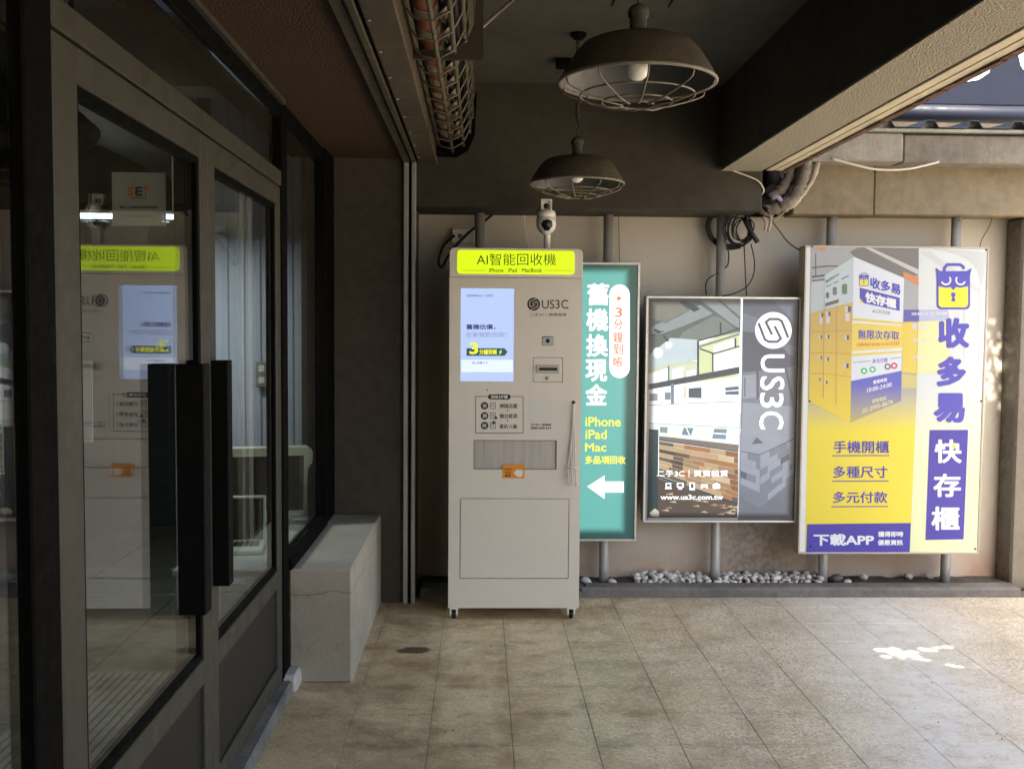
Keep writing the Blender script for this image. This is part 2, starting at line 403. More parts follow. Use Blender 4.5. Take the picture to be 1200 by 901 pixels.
M_plug = flat('white_plastic', (225, 222, 214), .4)
M_blackp = flat('black_plastic', (18, 18, 18), .35)
M_cable = flat('black_cable', (20, 20, 19), .55)
M_white_c = flat('white_cable', (205, 200, 188), .5)
M_dusty = paint('dusty_conduit', (.22, .19, .155), .95, .5, 14, .8, 45, dirt=.8, dcol=(.04, .035, .03))
M_glass = glass('clear_glass'); M_glass2 = glass('inner_glass', (.9, .93, .93), .7)
def mesh_mat():
    m = N('perforated_sheet'); p = m.pos(); g = m.n('SeparateXYZ'); m.l(p, g.inputs[0])
    a = m.math('SINE', m.math('MULTIPLY', g.outputs[1], 700)); b = m.math('SINE', m.math('MULTIPLY', g.outputs[2], 700))
    h = m.ramp(m.math('MULTIPLY', a, b), .1, .5); c = m.mix(h, (.032, .029, .022), (.005, .0045, .004))
    m.pbsdf(c, .6, .1, .2); return m.m
M_perf = mesh_mat()

# ------------------------------------------------------------------ ground, floor
g = MB().box(-400, 400, -400, 400, -.42, -.40)
struct(g.build('ground', paint('street_ground', (.27, .25, .21), .9, .25, .2)))
fc = MB().box(3.75, 11.98, -60, 60, -.30, -.11)
struct(fc.build('bounce_paving', paint('warm_bounce_surface', (.43, .375, .295), .85, .2, .8, .2, 40)))  # unseen paving, added to bounce warm sunlight under the ceiling
rd = MB().box(12, 24, -120, 120, -.30, -.125)
struct(rd.build('road', paint('road_asphalt', (.16, .15, .135), .9, .3, .7, .3, 60)))
pk = MB().box(3.5, 3.748, -60, 60, -.30, .0, .02)
struct(pk.build('kerb', M_kerb))
bs = MB().box(-.86, 3.498, -12, 5.85, -.08, -.006)
floor = struct(bs.build('floor', M_grout))
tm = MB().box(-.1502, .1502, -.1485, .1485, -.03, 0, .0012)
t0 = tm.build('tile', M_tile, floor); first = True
tmesh = t0.data
X0, DX, Y0, DY = -.178-.302*2, .302, 3.545-.2985*11, .2985
for i in range(14):
    for j in range(18):
        cx, cy_ = X0+DX*(i+.5), Y0+DY*(j+.5)
        if cy_+DY/2 > 5.60: continue
        if first: o = t0; first = False
        else: o = bpy.data.objects.new('tile', tmesh); col.objects.link(o); o.parent = floor
        o.location = (cx, cy_, random.uniform(-.0006, .0005))
        o.rotation_euler = (random.gauss(0, .0008), random.gauss(0, .0008), random.choice((0, math.pi))+random.gauss(0, .0008))
# last, cut row against the kerb
yb = Y0+DY*17
if yb < 5.5:
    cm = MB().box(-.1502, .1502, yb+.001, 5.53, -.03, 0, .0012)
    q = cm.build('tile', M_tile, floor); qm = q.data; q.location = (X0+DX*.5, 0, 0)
    for i in range(1, 14):
        o = bpy.data.objects.new('tile', qm); col.objects.link(o); o.parent = floor; o.location = (X0+DX*(i+.5), 0, random.uniform(-.001, .001))
# tiled floor behind the viewer, out of the picture
rest = MB()
for i in range(14):
    for j in range(1, 30):
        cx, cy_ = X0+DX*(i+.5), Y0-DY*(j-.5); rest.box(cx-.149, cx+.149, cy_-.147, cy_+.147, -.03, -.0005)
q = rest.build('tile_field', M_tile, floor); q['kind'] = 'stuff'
# kerb of the trough along the back wall, soil behind it
kb = MB().box(-.33, 3.05, 5.535, 5.665, -.02, .052, .012); struct(kb.build('trough_kerb', M_kerb))
sb = MB(); n = 60
for i in range(n+1):
    for j in range(4):
        x = -.33+(3.05+.33)*i/n; sb.v.append((x, 5.660+.2*j/3, .034+random.uniform(-.006, .008)))
for i in range(n):
    for j in range(3): sb.face((i*4+j, (i+1)*4+j, (i+1)*4+j+1, i*4+j+1))
struct(sb.build('soil', M_soil))

# ------------------------------------------------------------------ the building
B = empty('arcade_building', (1.0, 5.6, 0), 'dark brown painted arcade building with low beams around the tiled walkway', 'building')
ZC = 2.785
wl = MB()
wl.box(-.36, 3.6, 5.86, 6.0, -.1, 2.45)
bw = wl.build('back_wall', M_wall, B)
# end wall on the left of the shutter track, recess side
MB().box(-.95, -.356, 5.43, 6.0, -.05, 3.0).build('end_wall', paint('brown_end_wall', (.045, .034, .022), .7, .2, 3, .15, 60), B)
MB().box(-.355, 1.515, 5.48, 5.84, 2.125, 3.0, .006).build('cross_beam', M_beam, B)
MB().box(-1.0, -.405, -6, 5.429, 2.372, 2.6).build('soffit', M_stucco2, B)
MB().box(-.404, 1.30, -6, 5.479, ZC, 2.95).build('ceiling', M_ceil, B)
MB().box(-5, 1.61, -7, 8, 3.001, 3.2).build('roof_slab', M_beam, B)
MB().box(-.75, 1.66, -3.2, -3, -.1, 3.0).build('rear_light_block', M_wall, B)  # unseen wall, added to block light from behind the camera
# deep beam along the walkway: painted side, rough underside
bm_ = MB(); bm_.mat(M_beam); bm_.box(1.283, 1.40, -6, 5.478, 2.342, 3.0)
bm = bm_.build('side_beam', None, B)
MB().box(1.286, 1.502, -6, 5.476, 2.335, 2.3415).build('stucco_underside', M_stucco, bm)
MB().box(1.401, 1.66, -6, 5.46, 2.372, 3.0).build('beam_core', M_beam, bm)
MB().box(1.503, 1.522, -6, 5.47, 2.352, 2.371).build('shadow_gap', M_black, bm)
tr = MB()
y = -5.9
while y < 5.4:
    tr.box(1.523, 1.566, y, min(y+.596, 5.45), 2.337, 2.3705, .002); tr.box(1.572, 1.612, y, min(y+.596, 5.45), 2.337, 2.3705, .002); y += .6
tr.build('trim_board', M_cream, bm)
rs = MB(); pts = []
y = -5.9
while y < 5.4:
    d = random.uniform(-.006, .006); rs.box(1.613, 1.640+d, y, min(y+.05, 5.45), 2.330+d*.6, 2.3715); y += .0501
rs.build('rusty_edge', M_rust, bm)
# right of the beam: fascia, concrete lintel
MB().box(1.735, 2.19, 5.65, 5.83, 2.128, 2.43, .006).build('fascia', M_fascia, B)
MB().box(2.193, 3.4, 5.652, 5.83, 2.132, 2.43, .006).build('fascia', M_fascia, B)
ln = MB(); ln.box(1.70, 2.286, 5.50, 5.66, 2.402, 2.556, .008); ln.build('lintel', M_conc, B)
MB().box(2.288, 3.4, 5.503, 5.66, 2.398, 2.548, .008).build('lintel', paint('stained_concrete', (.235, .215, .18), .85, .35, 3, .35, 60, dirt=.6, dcol=(.09, .08, .06), streak=.6), B)
MB().box(1.95, 2.30, 5.655, 5.66, 2.36, 2.3975).build('vent_slot', M_black, B)
# flashing strip and corrugated sheet on the lintel
MB().box(1.75, 3.5, 5.47, 5.70, 2.558, 2.575, .003).build('flashing', paint('weathered_flashing', (.30, .30, .26), .6, .3, 4, metal=.3), B)
cr = MB(); pr = []
x = 1.75
while x < 3.6:
    pr += [(x, 2.578), (x+.14, 2.578), (x+.165, 2.615), (x+.205, 2.615), (x+.23, 2.578)]; x += .24
n = len(pr)
cr.v = [(x, 5.46, z) for x, z in pr]+[(x, 6.35, z+.06) for x, z in pr]+[(x, 5.46, z+.004) for x, z in pr]+[(x, 6.35, z+.064) for x, z in pr]
for i in range(n-1):
    cr.face((i, i+n, i+1+n, i+1)); cr.face((i+2*n, i+1+2*n, i+1+3*n, i+3*n)); cr.face((i, i+1, i+1+2*n, i+2*n))
cr.build('roof_sheet', paint('blue_grey_roof_sheet', (.055, .062, .08), .45, .2, 3, metal=.2), B)
# right-hand column
cl = MB().box(3.058, 3.46, 5.685, 5.861, .0, 2.131, .012)
cl.build('column', paint('brown_gloss_column', (.13, .115, .09), .28, .15, 3), B)
# ceiling joints run as thin cables
for x_ in (.524, .753):
    c_ = MB(); c_.smooth = True; c_.tube([(x_+.003*math.sin(k*1.7), -3+.55*k, ZC-.004) for k in range(14)], .004, 6)
    tag(c_.build('ceiling_joint', M_cable, None, (x_, 4, ZC)), 'thin dark tube standing for a ceiling joint '+('above the left part of the hanging lamps' if x_ < .6 else 'above the right part of the hanging lamps'), 'cable')
jb = MB().box(.36, .47, 4.95, 5.05, ZC-.035, ZC-.001, .006)
tag(jb.build('junction_box', M_black, None, (.41, 5, ZC)), 'small black junction box on the ceiling behind the larger-looking lamp', 'junction box')

# awning added out of view to cut sky light; its holes place the sun patches
aw = empty('baffle', (3, 2, 3.3), 'flat metal awning added out of view, pierced to cast the sun patches', 'baffle')
M_baffle = paint('baffle_sheet', (.30, .29, .27), .6, .2, 1, metal=.2)
def hole_plate(x0, x1, y0, y1, holes, z0, z1):
    xs = sorted({x0, x1, *[h[0] for h in holes], *[h[1] for h in holes]}); ys = sorted({y0, y1, *[h[2] for h in holes], *[h[3] for h in holes]})
    mb = MB()
    for a, b in zip(xs, xs[1:]):
        for c, d in zip(ys, ys[1:]):
            if any(h[0] <= a and b <= h[1] and h[2] <= c and d <= h[3] for h in holes): continue
            mb.box(a, b, c, d, z0, z1)
    return mb
def up(P, z=3.3): t = (z-P[2])/SUN.z; return (P[0]+SUN.x*t, P[1]+SUN.y*t)
pf = up((1.93, 4.53, 0)); pw = up((2.985, 5.86, 1.38))
rh = random.Random(5); holes = []
def pin(cx, cy, r): r = round(r, 3); cx = round(cx, 3); cy = round(cy, 3); holes.append((cx-r, cx+r, cy-r*.8, cy+r*.8))
for k in range(64):                                   # made-up pinholes that cast the soft sun patch on the tiles
    t = rh.gauss(0, .42); sg = 1 if k % 2 else -1; pin(pf[0]+t*.29+rh.gauss(0, .03), pf[1]+.02-t*.24*sg*(1 if sg > 0 else .45)+rh.gauss(0, .024), rh.uniform(.010, .020))
for k in range(40): pin(pw[0]+.01+rh.uniform(-.055, .05), pw[1]-.05+rh.gauss(0, .075), rh.uniform(.008, .014))  # more added pinholes, aimed at the wall beside the column for its glow
hole_plate(1.68, 3.05, -6, 5.44, holes, 3.30, 3.32).build('sheet', M_baffle, aw)
MB().box(1.62, 1.68, -6, 5.44, 2.95, 3.32).build('upstand', M_baffle, aw)

# ------------------------------------------------------------------ shop front (plane X = -0.80)
G = -.80
SF = empty('shop_front', (G, 3.0, 0), 'dark metal framed glass shop front with double doors along the walkway', 'shop front')
def bar(name, y0, y1, z0, z1, x0=-.84, x1=-.786, m=M_black, par=SF, c=.004): return MB().box(x0, x1, y0, y1, z0, z1, c).build(name, m, par)
bar('post', 1.80, 1.918, .0, 2.371, -.835, -.788); bar('post', 4.062, 4.165, .0, 2.371, -.835, -.783)
bar('post', 5.13, 5.4285, .482, 2.371, -.87, -.775); bar('post', -1.2, -1.08, .0, 2.371, -.835, -.788)
bar('head_frame', -6, 1.7985, 2.30, 2.371); bar('head_frame', 1.9195, 4.0605, 2.30, 2.371); bar('head_frame', 4.1665, 5.1285, 2.30, 2.371)
gp = MB(); gp.box(-.7855, -.768, 1.92, 4.06, 2.352, 2.3705); gp.build('head_bead', M_dframe, SF)
bar('transom_rail', 1.9195, 4.0605, 2.036, 2.096, -.835, -.786, M_dframe)
def pane(y0, y1, z0, z1, par, x=G-.008): return MB().box(x-.005, x+.005, y0, y1, z0, z1).build('pane', M_glass, par)
pane(1.925, 4.055, 2.0965, 2.2995, SF); pane(4.17, 5.125, .5305, 2.2995, SF); pane(-1.075, 1.795, .1305, 2.2995, SF)
bar('bottom_rail', -1.0785, 1.7985, .062, .13, m=M_black); bar('bottom_rail', 4.1665, 5.1285, .482, .53, -.85, -.768)
MB().box(-.90, -.752, -6, 4.06, -.005, .058, .006).build('threshold', paint('worn_threshold', (.17, .16, .14), .85, .4, 6, .4, 60, dirt=.8), SF)
MB().box(-.845, -.735, 4.062, 4.185, .0, .075, .012).build('threshold_block', paint('white_stone_end', (.52, .49, .42), .8, .3, 8, .4, 60, dirt=.6), SF)
wp = MB(); wp.box(-.90, -.76, -6, -1.202, 0, 2.30); wp.build('side_panel', M_beam, SF)
def door(y0, y1, hinge):
    D = MB(); x0, x1 = -.832, -.790; zt = 2.030; s1, s2 = (.115, .075) if hinge else (.075, .085)
    D.box(x0, x1, y0, y0+s1, .066, zt, .003); D.box(x0, x1, y1-s2, y1, .066, zt, .003)
    a, b = y0+s1+.0005, y1-s2-.0005
    D.box(x0, x1, a, b, 1.958, zt, .003); D.box(x0, x1, a, b, .455, .528, .003); D.box(x0, x1, a, b, .066, .142, .003)
    o = D.build('door', M_dframe, SF)
    bd = MB()
    for (ya, yb_, za, zb) in ((a, a+.018, .53, 1.956), (b-.018, b, .53, 1.956), (a+.0185, b-.0185, 1.938, 1.956), (a+.0185, b-.0185, .53, .548)):
        bd.box(-.824, -.796, ya, yb_, za, zb)
    bd.build('glazing_bead', M_black, o)
    pane(a+.002, b-.002, .5285, 1.9575, o)
    MB().box(-.818, -.803, a, b, .1425, .4545).build('mesh_panel', M_perf, o)
    return o
d1 = door(1.925, 2.985, True); d2 = door(2.991, 4.055, False)
def pull(y0, y1, par, x1):
    h = MB(); h.box(-.802, x1, y0, y0+.006, .715, 1.385, .0015); h.box(-.802, x1, y1-.006, y1, .715, 1.385, .0015)
    h.box(x1-.006, x1+.0005, y0+.0065, y1-.0065, .715, 1.385, .001); h.box(-.802, -.796, y0+.0065, y1-.0065, .715, 1.385)
    return h.build('handle', M_hand, par)
pull(2.70, 2.765, d1, -.730); pull(3.005, 3.06, d2, -.742)

# concrete ledge in front of the fixed window
led = MB().box(-.789, -.527, 4.19, 5.4285, .0, .481, .008)
def ledge_mat():
    m = N('worn_plaster_ledge'); p = m.pos(); c = m.mix(m.ramp(m.noise(p, 3, 7), .3, .7), (.39, .345, .265), (.30, .265, .20))
    c = m.mix(m.ramp(m.noise(p, 9, 8, .7, .7), .55, .72, 0, .5), c, (.20, .17, .13))
    g = m.n('SeparateXYZ'); m.l(p, g.inputs[0])
    w1 = m.math('ADD', g.outputs[2], m.math('MULTIPLY', m.noise(p, 6, 4), .07))
    d = m.math('ABSOLUTE', m.math('SUBTRACT', w1, .415)); c = m.mix(m.ramp(d, .0, .0035, .75, 0), c, (.10, .08, .06))
    m.pbsdf(c, .85, 0, .3, m.bump(m.noise(p, 50, 6), .25, .008)); return m.m
tag(led.build('concrete_ledge', ledge_mat(), None, (-.66, 4.8, 0)), 'low cracked plaster ledge standing in front of the fixed shop window', 'ledge')

# ------------------------------------------------------------------ shop interior behind the glass
M_in = paint('dark_shop_paint', (.035, .034, .032), .8, .2); M_in2 = paint('grey_shop_ceiling', (.26, .26, .25), .8, .25, 1.5); M_inf = paint('shop_floor_tile', (.115, .10, .078), .4, .25, 3, dirt=.4)
sf = struct(MB().box(-4.6, -.905, -3, 8, -.08, .015).build('shop_floor', paint('shop_grout', (.06, .05, .04), .8)))
it = MB().box(-.2985, .2985, -.2985, .2985, 0, .008, .002); i0 = it.build('tile', M_inf, sf); k = 0
for i in range(6):
    for j in range(11):
        o = i0 if k == 0 else bpy.data.objects.new('tile', i0.data)
        if k: col.objects.link(o); o.parent = sf
        o.location = (-4.35+.602*i, 1.6+.602*j, .014); k += 1
SH = empty('shop_room', (-2.5, 3, 0), 'dark painted room of the shop behind the glass doors', 'room')
MB().box(-4.7, -4.6, -3, 8, -.08, 2.9).build('wall', M_in, SH); MB().box(-4.6, -.905, 7.4, 7.5, -.08, 2.9).build('wall', M_in, SH)
MB().box(-4.6, -.905, -3.1, -3, -.08, 2.9).build('wall', M_in, SH); MB().box(-4.7, -1.0, -3, 7.5, 2.75, 2.9).build('ceiling', M_in2, SH)
MB().box(-1.0, -.951, 5.79, 7.5, -.08, 2.9).build('wall', M_in, SH)
du = MB(); du.smooth = True
du.tube([(-1.9, -1, 2.52), (-1.9, 7, 2.52)], .13, 16); du.tube([(-2.7, 1.5, 2.62), (-1.1, 3.2, 2.62), (-1.1, 6.5, 2.62)], .035, 8)
du.build('duct', paint('duct_paint', (.40, .40, .38), .6), SH)
for yy in (2.6, 4.2): MB().box(-4.6, -.96, yy, yy+.22, 2.45, 2.749).build('ceiling_beam', M_in2, SH)
# pale corrugated panel wall
cw = MB(); prof = []
x = -1.496
while x < -.96:
    prof += [(x, 5.75), (x+.05, 5.75), (x+.058, 5.738), (x+.082, 5.738), (x+.09, 5.75)]; x += .09
n = len(prof); cw.v = [(a, b, .015) for a, b in prof]+[(a, b, 2.74) for a, b in prof]+[(a, 5.78, .015) for a, b in prof]+[(a, 5.78, 2.74) for a, b in prof]
for i in range(n-1): cw.face((i, i+1, n+i+1, n+i)); cw.face((2*n+i+1, 2*n+i, 3*n+i, 3*n+i+1))
cw.face((0, n, 3*n, 2*n)); cw.face((n-1, 3*n-1, 4*n-1, 2*n-1))
M_pan = paint('pale_blue_grey_panel', (.52, .54, .60), .5, .08, 2)
tag(cw.build('panel_wall', M_pan, None, (-1.2, 5.75, 0)), 'pale blue-grey corrugated panel wall inside the shop behind the monitor', 'partition')
sw = empty('switch_box', (-1.17, 5.74, 1.28), 'small beige wall switch box on the pale corrugated panel', 'switch')
a = atY(301, 424, 5.73); b = atY(316, 453, 5.73)
MB().box(a.x, b.x, 5.69, 5.737, b.z, a.z, .004).build('case', paint('beige_switch_plastic', (.30, .27, .2), .5), sw)
for dz in (.032, -.032): MB().box((a.x+b.x)/2-.016, (a.x+b.x)/2+.016, 5.684, 5.6895, (a.z+b.z)/2+dz-.018, (a.z+b.z)/2+dz+.018, .002).build('rocker', M_plug, sw)
# inner glass partition with two stuck papers
ip = empty('inner_partition', (-2.0, 4.6, 0), 'inner glass partition in dark frame inside the shop', 'partition')
for xa in (-3.0, -1.335): MB().box(xa-.025, xa+.025, 4.57, 4.63, .015, 2.449, .003).build('post', M_black, ip)
MB().box(-2.974, -1.361, 4.595, 4.605, .02, 2.44).build('pane', M_glass2, ip)
paper_m = paint('white_paper', (.62, .61, .58), .7, .03)
a = atY(131, 202, 4.59); b = atY(194.5, 265, 4.59)
nt_ = empty('paper_notice', (a.x, 4.59, b.z), 'white square paper notice with orange and black SET lettering behind the door glass', 'notice')
MB().box(a.x, b.x, 4.589, 4.594, b.z, a.z).build('paper', paper_m, nt_)
S = Sheet(4.588, parent=nt_)
or_m = flat('orange_print', (225, 140, 40)); dk_m = flat('dark_print', (40, 38, 36)); gr_m = flat('grey_print', (120, 116, 110))
S.text('S', (149.5, 219, 157, 230), or_m, 2, .04); S.text('E', (158.5, 219, 167, 230), dk_m, 2, .04); S.text('T', (167, 219, 175, 230), or_m, 2, .04)
S.stroke([(154, 217.5), (154, 215), (170.5, 215), (170.5, 217.5)], .7, or_m, 2); S.stroke([(154, 231), (154, 232.4), (170.5, 232.4), (170.5, 230.5)], .8, dk_m, 2)
S.text('Smart Equip Technology', (146.5, 234.6, 178, 236.6), or_m, 2, .01); S.text('提供人工智慧自動回收服務應用', (140, 241.5, 185, 244.8), dk_m, 2, .03)
S.text('智慧自助科技', (148, 252.3, 178, 254.4), gr_m, 2); S.part('lettering', nt_)
a = atY(70, 423, 4.59); b = atY(109, 518, 4.59)
p2 = empty('paper_sheet', (a.x, 4.59, b.z), 'tall white paper sheet stuck inside the shop at chest height', 'notice')
MB().box(a.x, b.x, 4.589, 4.594, b.z, a.z).build('paper', paper_m, p2)
S = Sheet(4.588); S.stroke([(72, 496), (107, 496)], .6, gr_m, 1); S.stroke([(72, 498.5), (104, 498.5)], .6, gr_m, 1); S.part('lettering', p2)
# led tube
YL = 4.95; a = atY(60, 253.5, YL); b = atY(215, 253.5, YL); lt = empty('led_tube', (a.x, YL, a.z), 'bright white tube lamp glowing inside the dark shop', 'lamp')
MB().box(a.x, b.x, YL-.015, YL+.015, a.z-.008, a.z+.014).build('tube', emit('led_white', (225, 235, 255), 5.0), lt)
hb = MB(); hb.box(a.x-.01, b.x+.01, YL-.02, YL+.02, a.z+.0145, a.z+.03, .003)
for xx in (a.x+.05, b.x-.05): hb.tube([(xx, YL, a.z+.03), (xx, YL, 2.75)], .004, 6)
hb.build('holder', M_plug, lt)
la = bpy.data.lights.new('led_light', 'AREA'); la.shape = 'RECTANGLE'; la.size = .8; la.size_y = .04; la.energy = 4.2; la.color = (.86, .93, 1)
lo = bpy.data.objects.new('led_light', la); col.objects.link(lo); lo.parent = lt; lo.location = ((b.x-a.x)/2, 0, -.02)
# track spots
def spot(px, py, Y, label):
    c = atY(px, py, Y); o = empty('track_spotlight', (c.x, c.y, c.z), label, 'spotlight', 'track spotlights inside the shop')
    h = MB(); h.smooth = True; d = Vector((.5, -.3, -.55)).normalized()
    h.tube([c-d*.06, c+d*.0, c+d*.06, c+d*.075], [.028, .036, .045, .047], 14); h.build('head', M_black, o)
    r = MB(); r.tube([c-d*.02, c+Vector((0, 0, .09)), c+Vector((0, 0, .16))], .008, 8); r.build('arm', M_black, o)
    t = MB(); t.box(c.x-.02, c.x+.02, c.y-.16, c.y+.16, c.z+.16, c.z+.185, .002)
    t.box(c.x-.006, c.x+.006, c.y-.006, c.y+.006, c.z+.185, 2.75); t.build('track', M_black, o)
spot(22, 160, 3.0, 'black track spotlight hanging in the shop behind the glass left of the doors')
spot(86, 143, 3.1, 'black track spotlight hanging in the shop behind the glass of the door')
# door mat
mt = empty('door_mat', (-1.3, 3.0, .02), 'grey ribbed door mat on the shop floor behind the doors', 'mat')
MB().box(-1.69, -.93, 1.6, 4.23, .023, .030, .002).build('backing', flat('mat_backing', (70, 70, 68), .9), mt)
rb = MB(); xx = -1.685
while xx < -.945: rb.box(xx, xx+.026, 1.605, 4.225, .0302, .037, .002); xx += .034
rb.build('rib', paint('grey_carpet', (.30, .29, .265), .95, .3, 40, .4, 200), mt)
# counter with monitor and laptop
ct = empty('display_counter', (-1.05, 5.0, 0), 'low pale display counter inside the shop window', 'counter')
MB().box(-1.29, -.875, 4.25, 5.70, .43, .462, .004).build('top', paint('pale_counter_top', (.50, .48, .44), .45, .05), ct)
for xx, yy in ((-1.26, 4.29), (-.93, 4.29), (-1.26, 5.62), (-.93, 5.62)): MB().box(xx-.02, xx+.02, yy-.02, yy+.02, .022, .4295).build('leg', flat('counter_leg', (190, 186, 170), .5), ct)
M_bez = flat('cream_plastic', (205, 207, 182), .35); M_scr = flat('off_screen', (38, 36, 28), .12)
def oriented(vs_, c, ax, ay, az): return [tuple(Vector(c)+ax*v[0]+ay*v[1]+az*v[2]) for v in vs_]
mc = (-1.078, 5.14, .462); mn = empty('monitor', mc, 'old cream framed monitor with a dark screen on the low counter', 'monitor')
yaw = R(14); tl = R(-9)
ax = Vector((math.cos(yaw), math.sin(yaw), 0)); az = Vector((0, 0, 1)); ay = az.cross(ax)*1.0
az2 = (az*math.cos(tl)-ay*math.sin(tl)*-1).normalized(); ay2 = az2.cross(ax)
cc = Vector(mc)+Vector((0, 0, .05))
def loc_part(mb, name, m, par, c=cc, A=(ax, ay2, az2)):
    mb.v = oriented(mb.v, c, *A); return mb.build(name, m, par)
W_, H_ = .225, .375
fr = MB(); o_ = rrect(-W_, W_, 0, H_, .03, 5); i_ = rrect(-W_+.042, W_-.042, .042, H_-.042, .004, 5)
n = len(o_); fr.v = [(x, -.02, z) for x, z in o_]+[(x, -.02, z) for x, z in i_]+[(x, .02, z) for x, z in o_]+[(x, -.008, z) for x, z in i_]
for i in range(n):
    j = (i+1) % n; fr.face((i, j, n+j, n+i)); fr.face((j, i, 2*n+i, 2*n+j)); fr.face((n+i, n+j, 3*n+j, 3*n+i))
fr.face(tuple(range(3*n-1, 2*n-1, -1)))
loc_part(fr, 'frame', M_bez, mn)
sc2 = MB().box(-W_+.043, W_-.043, -.012, -.0085, .043, H_-.043); loc_part(sc2, 'screen', M_scr, mn)
bk_ = MB(); bk_.smooth = True; P0 = rrect(-W_+.012, W_-.004, .03, H_-.006, .05, 6); P1 = rrect(-W_+.04, W_-.02, .05, H_-.03, .07, 6); P2 = rrect(-W_+.1, W_-.09, .09, H_-.1, .06, 6); n = len(P0)
bk_.v = [(x, .021, z) for x, z in P0]+[(x, .12, z) for x, z in P1]+[(x, .17, z) for x, z in P2]
for L_ in (0, n):
    for i in range(n): j = (i+1) % n; bk_.face((L_+i, L_+j, L_+n+j, L_+n+i))
bk_.face(tuple(range(2*n, 3*n))); loc_part(bk_, 'back_shell', flat('clouded_plastic', (168, 172, 150), .25), mn)
for sx in (-.12, .12):
    ft = MB(); ft.smooth = True; ft.tube(oriented([(sx, .0, .01), (sx, -.03, -.03), (sx, .02, -.043), (sx, .16, -.043)], cc, ax, ay, az), .008, 8); ft.build('foot', M_bez, mn)
lc = Vector((-1.135, 4.62, .4625)); lp = empty('laptop', lc, 'small open laptop with cream edges on the counter before the monitor', 'laptop')
yaw2 = R(8); bx_ = Vector((math.cos(yaw2), math.sin(yaw2), 0)); by_ = az.cross(bx_)
bq = MB().box(-.15, .15, -.11, .11, 0, .022, .005); loc_part(bq, 'base', M_bez, lp, lc, (bx_, by_, az))
bq = MB()
for i in range(11):
    for j in range(4): bq.box(-.13+.0238*i, -.13+.0238*i+.02, -.02+.027*j, -.02+.027*j+.023, .0222, .026)
loc_part(bq, 'keyboard', M_blackp, lp, lc, (bx_, by_, az))
ta = R(14); lz = (az*math.cos(ta)+by_*math.sin(ta)).normalized(); ly = lz.cross(bx_)
bq = MB().box(-.15, .15, 0, .014, 0, .22, .004); loc_part(bq, 'lid', M_bez, lp, lc+by_*.112+az*.012, (bx_, ly, lz))
bq = MB().box(-.138, .138, -.003, -.0005, .014, .206); loc_part(bq, 'screen', M_scr, lp, lc+by_*.112+az*.012, (bx_, ly, lz))

# ------------------------------------------------------------------ roller shutter track and cable tray
st = empty('shutter_track', (-.38, 5.42, 0), 'worn metal roller shutter track along the soffit and down the end wall', 'shutter track')
MB().box(-.412, -.345, -6, 5.427, 2.352, 2.3715, .003).build('slot_channel', M_bronze, st)
MB().box(-.332, -.234, -6, 5.475, 2.350, 2.44, .004).build('cover_strip', M_bronze, st)
sm_ = MB(); sm_.box(-.372, -.366, -6, 5.427, 2.343, 2.3515); sm_.build('slot_lip', M_black, st)
MB().box(-.345, -.333, -6, 5.427, 2.362, 2.372).build('slot_gap', M_black, st)
for xa, xb in ((-.408, -.382), (-.366, -.343)): MB().box(xa, xb, 5.398, 5.4285, .0, 2.3505, .003).build('guide_rail', M_steel, st)
MB().box(-.3815, -.3665, 5.416, 5.4285, .0, 2.3505).build('guide_slot', M_black, st)
for k in range(9): MB().lathe([(0, -.003), (.006, -.003), (.006, 0)], (-.32, 2.6+.33*k, 2.350), 8).build('screw', M_steel, st)

ty = empty('cable_tray', (-.14, 4.4, 2.4), 'wire cable tray holding an orange conduit and black cables under the ceiling', 'cable tray')
PR = [(-.222, 2.60), (-.222, 2.43), (-.205, 2.405), (-.150, 2.395), (-.095, 2.425), (-.062, 2.49), (-.048, 2.57), (-.044, 2.68)]
YE = 5.33
M_rod = paint('tray_rod', (.17, .14, .09), .5, .3, 20, metal=.4)
for i in (1, 3, 4, 5, 6, 7):
    rr_ = MB(); rr_.smooth = True; rr_.tube([(PR[i][0], -2, PR[i][1]), (PR[i][0], YE, PR[i][1])], .0085, 8); rr_.build('long_rod', M_rod, ty)
rg = MB(); rg.smooth = True; y = .9
rg.tube([(a*1.0, .9, b-.008) for a, b in PR], .0045, 6)
r0 = rg.build('ring', paint('tray_ring', (.13, .11, .075), .5, .3, 20, metal=.4), ty)
while y+.215 < YE:
    y += .215; q = r0.copy(); col.objects.link(q); q.location.y = y-.9
oc = MB(); oc.smooth = True; oc.tube([(-.178, -2, 2.475), (-.178, YE-.02, 2.475)], .036, 16)
oc.build('orange_conduit', paint('orange_conduit', (.24, .062, .022), .5, .25, 10), ty)
bc = MB(); bc.smooth = True
for k in range(9):
    a = random.uniform(-.15, -.07); b = 2.47+random.uniform(0, .14)
    bc.tube([(a+.012*math.sin(j*1.3+k), -1+j*.5, b+.01*math.cos(j*1.1+k*2)) for j in range(13)], random.choice((.008, .011, .014)), 7)
bc.build('black_cable', M_cable, ty)
wr = MB(); wr.smooth = True; y = 1.2
while y < YE-.1:
    for q_ in range(5):
        yy = y+q_*.017; wr.tube([(-.178+.041*math.cos(t*.785+.2), yy+.005*math.sin(t), 2.475+.041*math.sin(t*.785+.2)) for t in range(9)], .0032, 5)
        wr.tube([(-.14+.02*q_*.3, yy, 2.425), (-.10, yy+.02, 2.47+.01*q_), (-.075, yy+.03, 2.55)], .003, 5)
    y += .215
q = wr.build('binding_wire', paint('binding_wire', (.22, .18, .13), .5, .3, 20, metal=.5), ty); q['kind'] = 'stuff'
MB().prismY([(-.235, 2.37), (-.13, 2.365), (-.07, 2.40), (-.035, 2.48), (-.025, 2.70), (-.235, 2.70)], YE, YE+.012).build('end_plate', M_black, ty)
